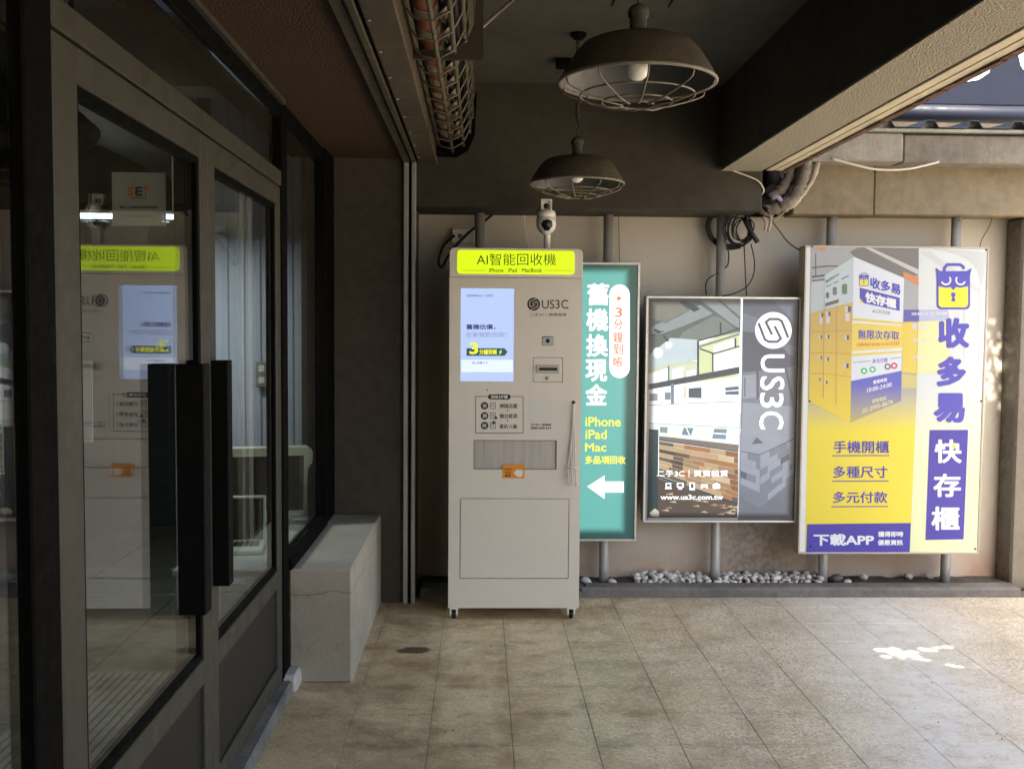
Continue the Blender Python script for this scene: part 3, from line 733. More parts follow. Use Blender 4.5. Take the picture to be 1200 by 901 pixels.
br = MB(); br.prismY([(-.2335, 2.400), (.004, 2.400), (.004, 2.78), (-.022, 2.78), (-.022, 2.60), (-.028, 2.52), (-.052, 2.46), (-.095, 2.430), (-.2335, 2.430)], 3.53, 3.545)
br.build('bracket', M_beam, ty)
rd_ = MB(); rd_.smooth = True; rd_.tube([(-.095, 3.528, 2.425), atZ(612, -10, 2.784)], .007, 8); rd_.build('tie_rod', M_steel, ty)

# ------------------------------------------------------------------ hanging lamps
M_shade = paint('rusty_olive_enamel', (.066, .053, .031), .75, .4, 12, .35, 70, dirt=.7, dcol=(.05, .032, .018))
M_inner = paint('grey_enamel', (.085, .085, .08), .45, .3, 6, dirt=.4); M_rim = paint('worn_rim', (.20, .18, .135), .55, .3, 20, dirt=.4)
M_cage = paint('cage_wire', (.22, .19, .135), .5, .3, 30, metal=.4)
M_dusty2 = paint('dark_dusty_metal', (.055, .05, .042), .8, .4, 20, .4, 60)
M_bulb = flat('opal_glass', (245, 243, 236), .2)
def lamp(px, py, Y, label, rot):
    c = atY(px, py, Y); r = .2085
    o = empty('hanging_lamp', c, label, 'hanging lamp', 'caged lamps hanging from the ceiling')
    def L_(name, m, prof, seg=48, sm=True):
        q = MB(); q.smooth = sm; q.lathe([(a*r, b*r) for a, b in prof], c, seg); return q.build(name, m, o)
    L_('shade', M_shade, [(1.0, 0), (.965, .10), (.80, .36), (.70, .47), (.58, .52), (.35, .565), (.125, .60), (.125, .595)])
    L_('inner_shade', M_inner, [(.985, .005), (.95, .095), (.785, .345), (.685, .455), (.56, .50), (.0, .52)])
    q = MB(); q.smooth = True; q.tube([(c.x+r*math.cos(k*math.pi/24), c.y+r*math.sin(k*math.pi/24), c.z) for k in range(48)], .0052, 8, True); q.build('rim', M_rim, o)
    L_('socket_cap', M_dusty2, [(.11, .60), (.11, .82), (.135, .83), (.135, .90), (.11, .95), (.05, .985), (0, .99)], 20)
    L_('bulb', M_bulb, [(0, .02), (.06, .03), (.115, .07), (.15, .14), (.155, .20), (.12, .30), (.08, .38), (.08, .50)], 24)
    cg = MB(); cg.smooth = True
    for rr, zz in ((.735, -.165), (.45, -.25), (.215, -.285)):
        cg.tube([(c.x+rr*r*math.cos(k*math.pi/20), c.y+rr*r*math.sin(k*math.pi/20), c.z+zz*r) for k in range(40)], .0027, 6, True)
    for k in range(10):
        a = rot+k*math.pi/5; cs, sn = math.cos(a), math.sin(a)
        cg.tube([(c.x+q_*r*cs, c.y+q_*r*sn, c.z+z_*r) for q_, z_ in ((.985, 0), (.96, -.09), (.90, -.125), (.735, -.185), (.45, -.272), (.20, -.305))], .0023, 6)
    cg.build('cage', M_cage, o)
    ch = MB(); ch.smooth = True; z = c.z+.985*r+.008; k = 0
    while z < ZC-.03:
        pts = []
        for t in range(12):
            a = t*math.pi/6; u = .0085*math.cos(a); v = .017*math.sin(a)
            pts.append((c.x+(u if k % 2 else 0), c.y+(0 if k % 2 else u), z+.012+v))
        ch.tube(pts, .0028, 5, True); z += .027; k += 1
    ch.build('chain', M_dusty2, o)
    hk = MB(); hk.smooth = True; hk.lathe([(.0, ZC-c.z-.03), (.02, ZC-c.z-.028), (.035, ZC-c.z-.012), (.036, ZC-c.z-.001)], c, 20); hk.build('ceiling_rose', M_black, o)
    cd = MB(); cd.smooth = True; cd.tube([(c.x+.012*math.sin(k*2.1), c.y+.012*math.cos(k*2.1), c.z+.985*r+.003+k*(ZC-c.z-.985*r-.01)/9) for k in range(10)], .003, 6); cd.build('flex', M_cable, o)
lamp(747, 97, 2.75, 'rusty caged pendant lamp with its opal bulb showing, hung nearer the glass doors', .30)
lamp(676, 215.5, 4.55, 'rusty caged pendant lamp hung just before the recycling machine', .12)

# ------------------------------------------------------------------ recycling machine
YF = 5.10
K = empty('recycling_machine', (.177, YF, 0), 'tall warm-white phone recycling machine on castors with lime lit header', 'machine')
kx0, kx1 = -.1555, .5105; kz0, kz1 = .062, 1.883; zg = atY(600, 325.6, YF).z
dk = flat('black_print', (28, 26, 24)); dkg = flat('dark_grey_print', (70, 66, 60)); red = flat('red_print', (205, 75, 50)); wht = flat('white_print', (222, 220, 214))
body = MB(); body.prismY(rrect(kx0+.0005, kx1-.0005, kz0, kz1-.0005, .028, 6, '34'), YF+.0125, YF+.43)
KB = body.build('body', M_kiosk, K, bevel=.004)
def pxr(x0, y0, x1, y1, Y=YF):                        # pixel rectangle -> (x0,x1,z0,z1)
    a = atY(x0, y0, Y); b = atY(x1, y1, Y); return (a.x, b.x, b.z, a.z)
def front_plate(x0, x1, z0, z1, holes, yf, yb):
    xs = sorted({x0, x1, *[h[0] for h in holes], *[h[1] for h in holes]}); zs = sorted({z0, z1, *[h[2] for h in holes], *[h[3] for h in holes]})
    mb = MB(); vid = {}
    def V(x, y, z):
        k_ = (round(x, 6), round(y, 6), round(z, 6))
        if k_ not in vid: vid[k_] = len(mb.v); mb.v.append((x, y, z))
        return vid[k_]
    solid = lambda i, j: 0 <= i < len(xs)-1 and 0 <= j < len(zs)-1 and not any(h[0] <= xs[i]+1e-9 and xs[i+1] <= h[1]+1e-9 and h[2] <= zs[j]+1e-9 and zs[j+1] <= h[3]+1e-9 for h in holes)
    for i in range(len(xs)-1):
        for j in range(len(zs)-1):
            if not solid(i, j): continue
            a, b, c, d = xs[i], xs[i+1], zs[j], zs[j+1]
            mb.face((V(a, yf, c), V(b, yf, c), V(b, yf, d), V(a, yf, d)))
            if not solid(i-1, j): mb.face((V(a, yb, c), V(a, yf, c), V(a, yf, d), V(a, yb, d)))
            if not solid(i+1, j): mb.face((V(b, yf, c), V(b, yb, c), V(b, yb, d), V(b, yf, d)))
            if not solid(i, j-1): mb.face((V(a, yb, c), V(b, yb, c), V(b, yf, c), V(a, yf, c)))
            if not solid(i, j+1): mb.face((V(a, yf, d), V(b, yf, d), V(b, yb, d), V(a, yb, d)))
    return mb
r_scr = pxr(539.8, 337.5, 602, 447.3); r_flap = pxr(555, 515.5, 652.2, 550.2); r_door = pxr(538.8, 583.5, 666.2, 678); r_card = pxr(624.4, 418.6, 659.4, 448); r_but = pxr(635.2, 394, 648.8, 404.8)
front_plate(kx0, kx1, kz0, zg-.0015, [r_scr, r_flap, r_door, r_card, r_but], YF, YF+.0122).build('front_panel', M_kiosk, K)
hd = MB(); hd.prismY(rrect(kx0, kx1, zg+.0015, kz1, .028, 8, '34'), YF-.001, YF+.0122); KH = hd.build('header', M_kiosk, K, bevel=.002)
MB().prismY(rrect(*pxr(535.8, 293, 673, 322), .017, 6), YF-.0045, YF-.0012).build('lit_panel', emit('lime_backlight', (216, 246, 28), 1.0), KH)
inset = lambda r, g: (r[0]+g, r[1]-g, r[2]+g, r[3]-g)
def plate(name, r, y0, y1, m, par, c=0.0): return MB().box(r[0], r[1], y0, y1, r[2], r[3], c).build(name, m, par)
dr = plate('service_door', inset(r_door, .0035), YF+.001, YF+.012, M_kiosk, K, .002)
cp = plate('card_panel', inset(r_card, .0022), YF+.0008, YF+.012, M_kiosk, K, .0015)
rb_ = pxr(628.3, 427.6, 655.6, 437.4); plate('slot_bezel', rb_, YF-.006, YF+.0005, paint('grey_bezel', (.42, .39, .33), .4, .05), cp, .003)
plate('slot', pxr(631.8, 430.7, 652.9, 434.2), YF-.0072, YF-.0062, M_blackp, cp)
kc = atY(641.8, 443.2, YF); kl = MB(); kl.smooth = True; kl.lathe([(0, -.005), (.007, -.005), (.009, -.003), (.0095, .0006)], (kc.x, YF, kc.z), 18, 'y'); kl.build('lock', M_steel, cp)
bz = plate('camera_bezel', inset(r_but, .001), YF-.003, YF+.012, paint('silver_bezel', (.35, .36, .36), .35, .05, metal=.6), K, .003)
bc_ = atY(642, 399.4, YF); q = MB(); q.smooth = True; q.lathe([(0, -.002), (.010, -.001), (.0105, .0005)], (bc_.x, YF-.0035, bc_.z), 18, 'y'); q.build('lens', M_blackp, bz)
def flapm():
    m = N('brushed_flap'); mp = m.n('Mapping'); mp.inputs['Scale'].default_value = (90, 1, 2); m.l(m.pos(), mp.inputs[0])
    f = m.ramp(m.noise(mp.outputs[0], 1.5, 4), .3, .7, .85, 1.12); m.pbsdf(m.mix(1, (.45, .42, .38), f, 'MULTIPLY'), .35, .35); return m.m
fl_ = plate('drop_flap', inset(r_flap, .002), YF+.007, YF+.012, flapm(), K)
gk = MB(); a_ = r_flap
for r in ((a_[0], a_[1], a_[3]-.004, a_[3]), (a_[0], a_[1], a_[2], a_[2]+.004), (a_[0], a_[0]+.004, a_[2]+.0041, a_[3]-.0041), (a_[1]-.006, a_[1], a_[2]+.0041, a_[3]-.0041)): gk.box(r[0], r[1], YF+.0035, YF+.0068, r[2], r[3])
gk.build('flap_gasket', flat('grey_gasket', (120, 110, 95)), fl_)
# castors
for i, (xx, yy) in enumerate(((kx0+.03, YF+.03), (kx1-.035, YF+.03), (kx0+.03, YF+.39), (kx1-.035, YF+.39))):
    ca = MB(); ca.box(xx-.024, xx+.024, yy-.022, yy+.03, .052, .0615, .001); ca.prismX([(yy-.018, .0515), (yy-.02, .028), (yy-.004, .012), (yy+.014, .016), (yy+.028, .0515)], xx-.022, xx-.014)
    ca.prismX([(yy-.018, .0515), (yy-.02, .028), (yy-.004, .012), (yy+.014, .016), (yy+.028, .0515)], xx+.010, xx+.018)
    c_ = ca.build('castor', M_plug, K); wq = MB(); wq.smooth = True; wq.lathe([(0, -.010), (.021, -.010), (.0235, -.005), (.0235, .005), (.021, .010), (0, .010)], (xx-.002, yy+.002, .0237), 20, 'x'); wq.build('wheel', M_blackp, c_)
# screen
ys = YF+.006
plate('screen', inset(r_scr, .001), ys, ys+.006, emit('screen_blue_white', (188, 208, 252), 1.0, .1, .12), K)
S = Sheet(ys, parent=K); e1 = emit('screen_navy', (62, 66, 120)); e2 = emit('screen_grey', (140, 150, 190)); e3 = emit('screen_teal', (52, 84, 92)); e4 = emit('screen_yellow', (232, 236, 70)); e5 = emit('screen_pale', (222, 234, 255)); e6 = emit('screen_lilac', (165, 168, 214))
S.rect(540.6, 421.7, 601.2, 436, e5, 1); S.poly([(546.7, 408), (591, 408), (595, 412.5), (591, 417), (546.7, 417)], e3, 1)
S.poly([(588.2, 408.6), (584.6, 413), (586, 413), (584.4, 416.6), (588.4, 412), (586.8, 412)], e4, 2); S.poly([(566.5, 423.7), (569, 425), (566.5, 426.4)], e6, 2); S.poly([(570, 423.7), (572.5, 425), (570, 426.4)], e6, 2)
S.part('screen_picture', K)
S.text('SetMePhone × US3C', (547, 345, 578, 347.8), e1, 2, .01); S.text('舊機估價，', (546.4, 380, 580.5, 386.2), e1, 2, .03); S.text('在家就能完成！', (546, 389, 593.5, 395.2), e2, 2)
S.text('3', (550, 401, 560.4, 415.2), e4, 3, .03); S.text('分鐘到帳', (561.6, 409.2, 582.4, 415.6), e4, 2, .03); S.text('馬上估價', (553.5, 423.7, 565, 426.5), e1, 2)
S.part('screen_lettering', K)
# printed lettering
S = Sheet(YF-.0046, parent=KH); ol = flat('olive_print', (64, 84, 10)); S.text('AI智能回收機', (558.5, 297, 651.7, 311), ol, 1, -.002); S.text('iPhone · iPad · MacBook', (573, 314.4, 635.4, 319.2), ol, 1)
S.stroke([(541, 317), (570, 317)], .5, ol, 1); S.stroke([(638, 317), (671, 317)], .5, ol, 1); S.part('header_lettering', KH)
S = Sheet(YF, parent=K)
us_logo(S, 625.4, 356.5, 7.6, dk, flat('logo_line', (182, 172, 156)), False, .15, 1); S.part('logo', K)
S.text('US3C', (635, 351.4, 666, 361.8), dk, 1, -.012); S.text('二手3C｜買賣租賃', (621, 366.8, 664, 370.8), dkg, 1, 0)
S.text('掃碼估價', (585.4, 473, 606, 478.4), dkg, 1); S.text('機台檢測', (585.4, 484.7, 606, 490.1), dkg, 1); S.text('簽約入帳', (585.4, 497, 606, 502.4), dkg, 1)
S.text('回收3步驟', (575.5, 463, 595, 467), wht, 2, .02)
for ch_, yy in (('估', 475.4), ('測', 487.2), ('收', 498.6)): S.text(ch_, (565.3, yy-2.4, 570.3, yy+2.4), wht, 2, .02)
S.text('更多資訊／服務專線', (622, 496.3, 646, 498.9), dkg, 1); S.text('0800-000-564', (622, 500.2, 646, 502.8), dkg, 1, .02); S.part('lettering', K)
S.stroke([(557.5, 464.6), (613, 464.6), (613, 507.4), (557.5, 507.4), (557.5, 464.6)], .75, dkg, .5)
S.rrect(572, 462, 598.3, 468, 2.9, dk, 1)
for yy in (475.4, 487.2, 498.6):
    S.disc(567.8, yy, 4.4, dk, 1)
    S.stroke([(575, yy-3.6), (580.5, yy-3.6), (580.5, yy+3.4), (575, yy+3.4), (575, yy-3.6)], .6, dkg, 1)
    S.stroke([(576.3, yy-1.4), (579, yy-1.4)], .5, dkg, 2); S.stroke([(576.3, yy+.4), (579, yy+.4)], .5, dkg, 2)
S.disc(581, 489.6, 1.7, dkg, 2); S.rect(577, 493.4, 580.5, 496.5, dkg, 2)
for yy in (481, 493): S.poly([(593.2, yy-.9), (596.2, yy-.9), (594.7, yy+1.1)], red, 1)
S.disc(571, 457, .8, dk, 1); S.disc(577, 457, .4, dkg, 1); S.part('instruction_print', K)
qs = pxr(620.5, 468, 647.8, 494.5); plate('blank_sticker', qs, YF-.001, YF-.0002, flat('sticker_stock', (208, 204, 192), .5), K)
st_ = pxr(589, 544.3, 614.7, 560.3); sk = plate('warning_sticker', st_, YF-.0012, YF-.0002, flat('orange_sticker', (222, 140, 38), .45), K)
S = Sheet(YF-.0012, parent=sk); S.text('小心', (591.5, 551.6, 598.7, 554.6), dk, 1, .03); S.text('夾手', (591.5, 555.6, 598.7, 558.7), dk, 1, .03)
S.poly([(601.6, 552.2), (604, 553), (604.4, 551), (605.6, 550), (606.8, 551), (607.6, 549.9), (608.8, 550.8), (609.8, 550), (611, 551), (612.2, 550.8), (613, 552), (612.6, 556), (610.8, 558.6), (606.6, 558.8), (603.6, 556.4)], wht, 1)
S.stroke([(590.5, 549.4), (600.5, 549.4)], .8, dk, 1); S.part('sticker_print', sk)
# hanging cords on the right of the panel
ch_ = atY(672, 471.5, YF); q = MB(); q.smooth = True; q.lathe([(0, -.004), (.007, -.004), (.0095, 0), (.0095, .0005)], (ch_.x, YF, ch_.z), 16, 'y'); q.build('cord_grommet', M_blackp, K)
cdr = empty('charging_cord', (ch_.x, YF, ch_.z-.35), 'pale charging cords hanging from a hole in the machine front, tied together', 'cord')
for pts in ([(671.5, 473), (671, 500), (668, 530), (665.5, 550), (667, 566), (669, 568.5)], [(672, 473), (672, 510), (671, 540), (670, 556), (670.5, 568)], [(672.6, 473), (673, 505), (674, 535), (674.5, 556), (675, 569), (676, 566)], [(671.8, 473), (670, 515), (669, 545), (667, 560)]):
    q = MB(); q.smooth = True; P_ = smooth([atY(x, y, YF-.010-.003*i) for i, (x, y) in enumerate(pts)], 5); q.tube(P_, .0028, 7); q.build('strand', M_white_c, cdr)
q = MB(); q.smooth = True; q.tube(smooth([atY(664, 548, YF-.018), atY(670, 547.5, YF-.026), atY(677.5, 548, YF-.014)], 5), .0038, 7); q.build('tie', M_white_c, cdr)

# camera on the machine
cb = atY(641, 290.5, 5.30); cm_ = empty('security_camera', cb, 'white dome security camera with black face on a short post above the machine', 'camera')
c0 = atY(640, 259, 5.28)
q = MB(); q.smooth = True; q.tube([(cb.x, 5.30, 1.8835), (cb.x, 5.30, c0.z-.05), (cb.x-.004, 5.30, c0.z-.02)], .017, 14); q.build('post', M_plug, cm_)
q = MB(); q.smooth = True; q.lathe([(0, .058), (.026, .058), (.044, .05), (.049, .035), (.049, .022), (.0475, .021), (.0475, .014), (.051, .013), (.051, -.02), (.046, -.042), (.034, -.058), (.015, -.068), (0, -.07)], c0, 28); hb_ = q.build('housing', M_plug, cm_)
q = MB(); q.smooth = True; q.lathe([(.039*math.cos(R(t)), .044*math.sin(R(t))) for t in range(-90, 91, 12)], (c0.x+.001, c0.y-.016, c0.z-.017), 24)
q.build('dark_face', M_blackp, cm_)
q = MB(); z1 = c0.z+.055; q.box(c0.x-.028, c0.x-.02, 5.255, 5.30, z1, z1+.046); q.box(c0.x+.02, c0.x+.028, 5.255, 5.30, z1, z1+.046); q.box(c0.x-.0195, c0.x+.0195, 5.27, 5.30, z1, z1+.044); q.box(c0.x-.028, c0.x+.028, 5.255, 5.30, z1+.0462, z1+.054); q.build('bracket', M_plug, cm_)
q = MB(); q.smooth = True; q.lathe([(0, -.003), (.012, -.003), (.014, .001)], (c0.x-.001, 5.268, z1+.02), 16, 'y'); q.build('bracket_hole', M_blackp, cm_)

# ------------------------------------------------------------------ posts and lightbox signs
def post(x, z1, par, y=5.745, r=.028):
    q = MB(); q.smooth = True; q.tube([(x, y, .02), (x, y, .12), (x, y, z1)], r, 18); return q.build('post', M_pole, par)
lone = empty('pole', (-.007, 5.745, 0), 'round grey metal pole standing behind the recycling machine', 'pole'); post(-.007, 2.14, lone, 5.745)
def sign_box(par, x0, x1, z0, z1, yf, depth, t=.012, m=M_alu):
    fr = MB(); fr.box(x0, x1, yf, yf+depth, z1-t, z1, .0015); fr.box(x0, x1, yf, yf+depth, z0, z0+t, .0015)
    fr.box(x0, x0+t, yf, yf+depth, z0+t+.0003, z1-t-.0003, .0015); fr.box(x1-t, x1, yf, yf+depth, z0+t+.0003, z1-t-.0003, .0015)
    fr.build('frame', m, par)
    MB().box(x0+t, x1-t, yf+depth-.01, yf+depth-.002, z0+t, z1-t).build('back_panel', m, par)
    return (x0+t+.0005, x1-t-.0005, z0+t+.0005, z1-t-.0005)
YS = 5.60
# --- teal sign
g1 = empty('teal_sign', (.717, YS, 0), 'narrow teal backlit sign with white characters and a left arrow beside the machine', 'sign')
bx = sign_box(g1, .455, .8785, .300, 1.849, YS, .10); post(.717, 2.13, g1)
tb = (bx[0]-.2, bx[1]-.028, bx[2]+.012, bx[3]+.0)
plate('face', bx, YS+.008, YS+.014, emit('teal_backlight', (108, 184, 176), .92, .25, .2, tb, .06), g1)
S = Sheet(YS+.008, parent=g1); tw = emit('sign_white', (255, 255, 255), 1.15); ty_ = emit('sign_yellow', (246, 242, 84)); to = emit('sign_orange', (240, 120, 76))
S.rrect(714.2, 333.5, 738, 443, 11.7, tw, 1); S.part('white_pill', g1)
S.poly([(688, 570), (708.5, 557), (708.5, 564), (731, 564), (731, 577), (708.5, 577), (708.5, 584.5)], tw, 1); S.part('arrow', g1)
S.poly([(727.5, 344), (721.5, 350.6), (724.6, 350.8), (722.8, 355.4), (729, 348.4), (725.6, 348.2)], to, 2); S.part('lightning_bolt', g1)
for ch_, (x0, y0, x1, y1) in zip('舊機換現金', ((688, 332, 714, 358), (687, 361.5, 713, 388), (687, 391.5, 712.4, 418), (686, 421, 711.6, 447), (686, 450, 711.6, 475))): S.text(ch_, (x0, y0, x1, y1), tw, 2, .032)
for ch_, (x0, y0, x1, y1) in zip('3分鐘到帳', ((720.6, 360.4, 729.2, 371.6), (719.2, 374, 730, 386), (718.6, 388.6, 730, 401), (718.6, 403, 730, 415.6), (718.4, 418, 730, 430))): S.text(ch_, (x0, y0, x1, y1), to, 2, .012)
S.text('iPhone', (686, 488.6, 727.4, 499.6), ty_, 1, .018); S.text('iPad', (686, 503.4, 711, 514.4), ty_, 1, .018); S.text('Mac', (685.6, 519, 710.6, 529), ty_, 1, .018); S.text('多品項回收', (685.6, 534, 733, 543.6), ty_, 1, .03)
S.part('lettering', g1)
# --- picture sign
g2 = empty('picture_sign', (1.36, YS, 0), 'backlit sign showing a shop interior photo with a round logo and vertical US3C', 'sign')
bx = sign_box(g2, .915, 1.7815, .4065, 1.6675, YS, .10); post(1.36, 2.13, g2)
tb = (bx[0]+.01, bx[1]-.01, bx[2]+.008, bx[3]-.004)
def E_(name, c, k=1.0): return emit('picture_'+name, c, k, .25, .2, tb, .045)
plate('face', bx, YS+.008, YS+.014, E_('white', (250, 253, 252), 1.15), g2)
S = Sheet(YS+.008, .0005, g2); S.conv = crop(5.4545, 740, 330)
pw, pc, pd, pg, pl_, py_, px_ = E_('bright', (255, 255, 255), 1.2), E_('ceiling', (92, 102, 102)), E_('steel', (54, 68, 78)), E_('grey_green', (118, 128, 124)), E_('light_grey', (140, 150, 152)), E_('lamp_yellow', (214, 224, 176), .95), E_('pale_yellow', (200, 206, 172))
S.poly([(112, 108), (700, 108), (700, 325), (430, 378), (240, 520), (112, 562)], pc, 1)
S.poly([(128, 130), (300, 130), (370, 190), (220, 265), (128, 235)], E_('slab', (124, 124, 116)), 2)
S.poly([(128, 290), (440, 150), (520, 205), (330, 285), (200, 330), (128, 345)], pl_, 2)
S.poly([(300, 125), (350, 120), (440, 175), (400, 195)], pd, 3)
S.poly([(440, 118), (540, 112), (690, 240), (690, 300), (640, 270)], pl_, 2); S.poly([(560, 112), (695, 112), (695, 225)], E_('ceiling_panel', (140, 146, 142)), 2)
S.poly([(330, 320), (520, 222), (560, 225), (690, 320), (430, 375), (330, 440), (260, 430)], pg, 3)
S.poly([(112, 470), (250, 360), (420, 372), (420, 500), (200, 560), (112, 570)], E_('glow_wall', (190, 206, 212)), 4)
S.poly([(150, 300), (190, 318), (180, 330), (140, 316)], pd, 5); S.poly([(112, 345), (205, 312), (208, 318), (112, 354)], pd, 5)
S.disc(238, 405, 22, pw, 6); S.disc(168, 455, 34, E_('spot_glow', (236, 246, 255), 1.1), 5); S.stroke([(205, 345), (236, 385)], 12, pd, 6)
S.poly([(432, 400), (560, 350), (690, 322), (690, 555), (432, 600)], py_, 4); S.poly([(526, 470), (690, 425), (690, 545), (526, 578)], pw, 5); S.poly([(526, 408), (660, 368), (660, 420), (526, 455)], pw, 5)
S.stroke([(426, 380), (426, 600)], 13, pd, 7); S.stroke([(520, 455), (520, 575)], 10, pd, 7); S.stroke([(430, 378), (570, 340), (692, 298)], 9, pd, 6); S.stroke([(430, 418), (692, 335)], 13, E_('beam_grey', (120, 134, 140)), 6); S.stroke([(570, 262), (570, 345)], 11, pd, 7)
S.stroke([(436, 428), (524, 460)], 10, pd, 8); S.stroke([(524, 460), (692, 412)], 9, pd, 8); S.stroke([(664, 362), (664, 420)], 12, pd, 8)
S.poly([(112, 560), (240, 530), (430, 505), (420, 520), (240, 548), (112, 590)], px_, 6); S.poly([(240, 545), (420, 508), (420, 600), (240, 628)], E_('panel_lime', (206, 218, 190), .95), 5); S.poly([(262, 560), (330, 546), (330, 612), (262, 624)], pw, 6); S.poly([(350, 575), (412, 562), (412, 598), (350, 610)], pw, 6); S.stroke([(237, 540), (237, 635)], 11, E_('steel_blue', (92, 116, 142)), 7)
S.poly([(112, 655), (690, 543), (690, 588), (112, 690)], pd, 9); S.poly([(270, 640), (690, 592), (690, 608), (270, 660)], py_, 8)
S.poly([(118, 715), (168, 715), (168, 762), (118, 762)], pl_, 5); S.poly([(212, 708), (250, 706), (250, 756), (212, 756)], E_('frame_grey', (120, 134, 140)), 5); S.poly([(365, 682), (448, 676), (448, 745), (365, 742)], E_('frame_dark', (66, 84, 98)), 5); S.poly([(600, 676), (686, 668), (686, 724), (600, 722)], E_('frame_blue', (80, 96, 116)), 5)
S.stroke([(600, 700), (686, 694)], 6, pw, 6); S.stroke([(262, 650), (262, 780)], 20, E_('post_blue', (110, 130, 146)), 10); S.stroke([(342, 664), (342, 748)], 12, px_, 5)
S.stroke([(112, 790), (300, 780), (690, 766)], 5, pl_, 5)
# right-hand tinted third
R1, R2, R3 = E_('tint', (114, 120, 134)), E_('tint_dark', (82, 87, 101)), E_('tint_light', (140, 148, 162))
S.poly([(712, 108), (1086, 108), (1080, 820), (1060, 1540), (676+4, 1540), (700, 820)], R1, 2)
S.poly([(712, 320), (880, 330), (1010, 470), (1076, 480), (1076, 540), (712, 580)], R2, 3); S.poly([(712, 600), (800, 590), (800, 740), (712, 750)], R3, 3); S.poly([(712, 770), (1040, 800), (1066, 1200), (698, 1080)], R3, 3)
S.stroke([(806, 560), (806, 750)], 16, R2, 4); S.stroke([(985, 540), (1060, 900)], 18, R2, 4); S.stroke([(712, 400), (830, 470), (1076, 545)], 10, R2, 5); S.stroke([(725, 610), (725, 735)], 7, R2, 4); S.poly([(712, 110), (900, 110), (1078, 300), (1078, 420), (960, 400), (800, 230), (712, 200)], E_('tint_ceiling', (96, 101, 114)), 3)
S.conv = crop(5.4545, 740, 480)
S.poly([(112, 90), (700, 118), (690, 222), (180, 172), (112, 150)], E_('counter_top', (228, 240, 236)), 3); S.stroke([(112, 86), (700, 116)], 4, pl_, 4)
S.poly([(182, 110), (232, 112), (228, 150), (182, 145)], pl_, 4); S.poly([(335, 115), (396, 118), (380, 165), (320, 160)], E_('photo_blue', (110, 136, 156)), 4); S.poly([(530, 122), (610, 124), (602, 188), (516, 184)], E_('photo_grey', (122, 140, 156)), 4); S.stroke([(350, 115), (372, 164)], 6, pw, 5); S.stroke([(522, 150), (606, 156)], 8, pw, 5)
S.poly([(112, 124), (172, 128), (168, 640), (150, 640), (100, 700)], E_('dark_teal', (44, 66, 70)), 4)
S.poly([(176, 168), (686, 224), (682, 270), (176, 198)], E_('counter_edge', (120, 112, 106)), 4); S.stroke([(176, 193), (682, 268)], 7, pd, 5)
wc = [E_('wood_%d' % i, c) for i, c in enumerate(((110, 84, 62), (160, 132, 98), (186, 160, 122), (84, 68, 55), (138, 94, 60), (164, 116, 76), (204, 184, 150), (104, 94, 82)))]
rows = 9
for r in range(rows):
    x = 176
    while x < 682:
        wd = random.uniform(50, 120); x2 = min(682, x+wd)
        def yy(x_, r_): t = (x_-176)/(682-176); top = 200+72*t; bot = 420+180*t; return top+(bot-top)*r_/rows
        wi = (7, 2, 0, 3) if x < 300 else ((2, 1, 6, 2, 5, 1) if x < 560 else (4, 5, 4, 0, 5))
        S.poly([(x, yy(x, r)+1), (x2, yy(x2, r)+1), (x2, yy(x2, r+1)), (x, yy(x, r+1))], wc[random.choice(wi)], 3); x = x2
S.stroke([(170, 428), (680, 604)], 14, pd, 5); S.poly([(168, 436), (678, 610), (676, 690), (110, 690), (150, 640)], E_('floor_brown', (88, 76, 67)), 2)
for k in range(26):
    x = random.uniform(190, 640); y_ = random.uniform(510+(x-190)*.25, 670); S.poly([(x, y_), (x+random.uniform(20, 60), y_-8), (x+50, y_+6)], wc[random.choice((1, 6, 3, 2, 7))], 3+.02*k)
S.poly([(112, 660), (150, 630), (176, 650), (176, 684), (130, 680)], E_('floor_pale', (210, 200, 180)), 5)
for k in range(7):
    for (xa, xb, y0a, y0b, y1a, y1b) in ((698, 820, 262, 290, 560, 625), (824, 1040, 288, 190, 620, 440)):
        x = xa
        while x < xb:
            x2 = min(xb, x+random.uniform(35, 80)); f0 = lambda xx, kk: (y0a+(y0b-y0a)*(xx-xa)/(xb-xa))*(1-kk/7)+(y1a+(y1b-y1a)*(xx-xa)/(xb-xa))*kk/7
            g_ = random.choice((R1, R3, R3, R2 if random.random() < .4 else R1, E_('tint_pale', (182, 190, 206)) if False else R3)); S.poly([(x, f0(x, k)+1), (x2, f0(x2, k)+1), (x2, f0(x2, k+1)), (x, f0(x, k+1))], g_, 5); x = x2
S.stroke([(698, 264), (820, 288), (1040, 186)], 6, R2, 6); S.poly([(696, 560), (820, 628), (1046, 450), (1040, 680), (684, 690)], E_('tint_floor', (106, 110, 120)), 4); S.poly([(800, 175), (845, 215), (770, 220)], R2, 6)
S.stroke([(1052, -370), (1040, 690)], 12, R2, 7)
S.part('picture', g2)
S.conv = crop(5.4545, 740, 330)
S.poly([(699, 108), (712, 108), (699, 840), (690, 840)], tw, 11); S.poly([(690, 841), (699, 841), (684, 1510), (678, 1510)], E_('line_dim', (200, 205, 210)), 11); S.part('divider_line', g2)
us_logo(S, 907, 312, 117, tw, R2, True, .14, 12); S.part('logo', g2)
S.text('U', (825, 465, 978, 580), tw, 12, .012, rot=True); S.text('S', (822, 605, 978, 695), tw, 12, .012, rot=True); S.text('3', (820, 710, 972, 806), tw, 12, .012, rot=True); S.text('C', (816, 828, 972, 944), tw, 12, .012, rot=True)
S.conv = crop(5.4545, 740, 480)
S.text('二手3C｜買賣租賃', (162, 384, 618, 430), tw, 12, .018); S.text('www.us3c.com.tw', (186, 542, 586, 575), tw, 12, .03); S.part('lettering', g2)
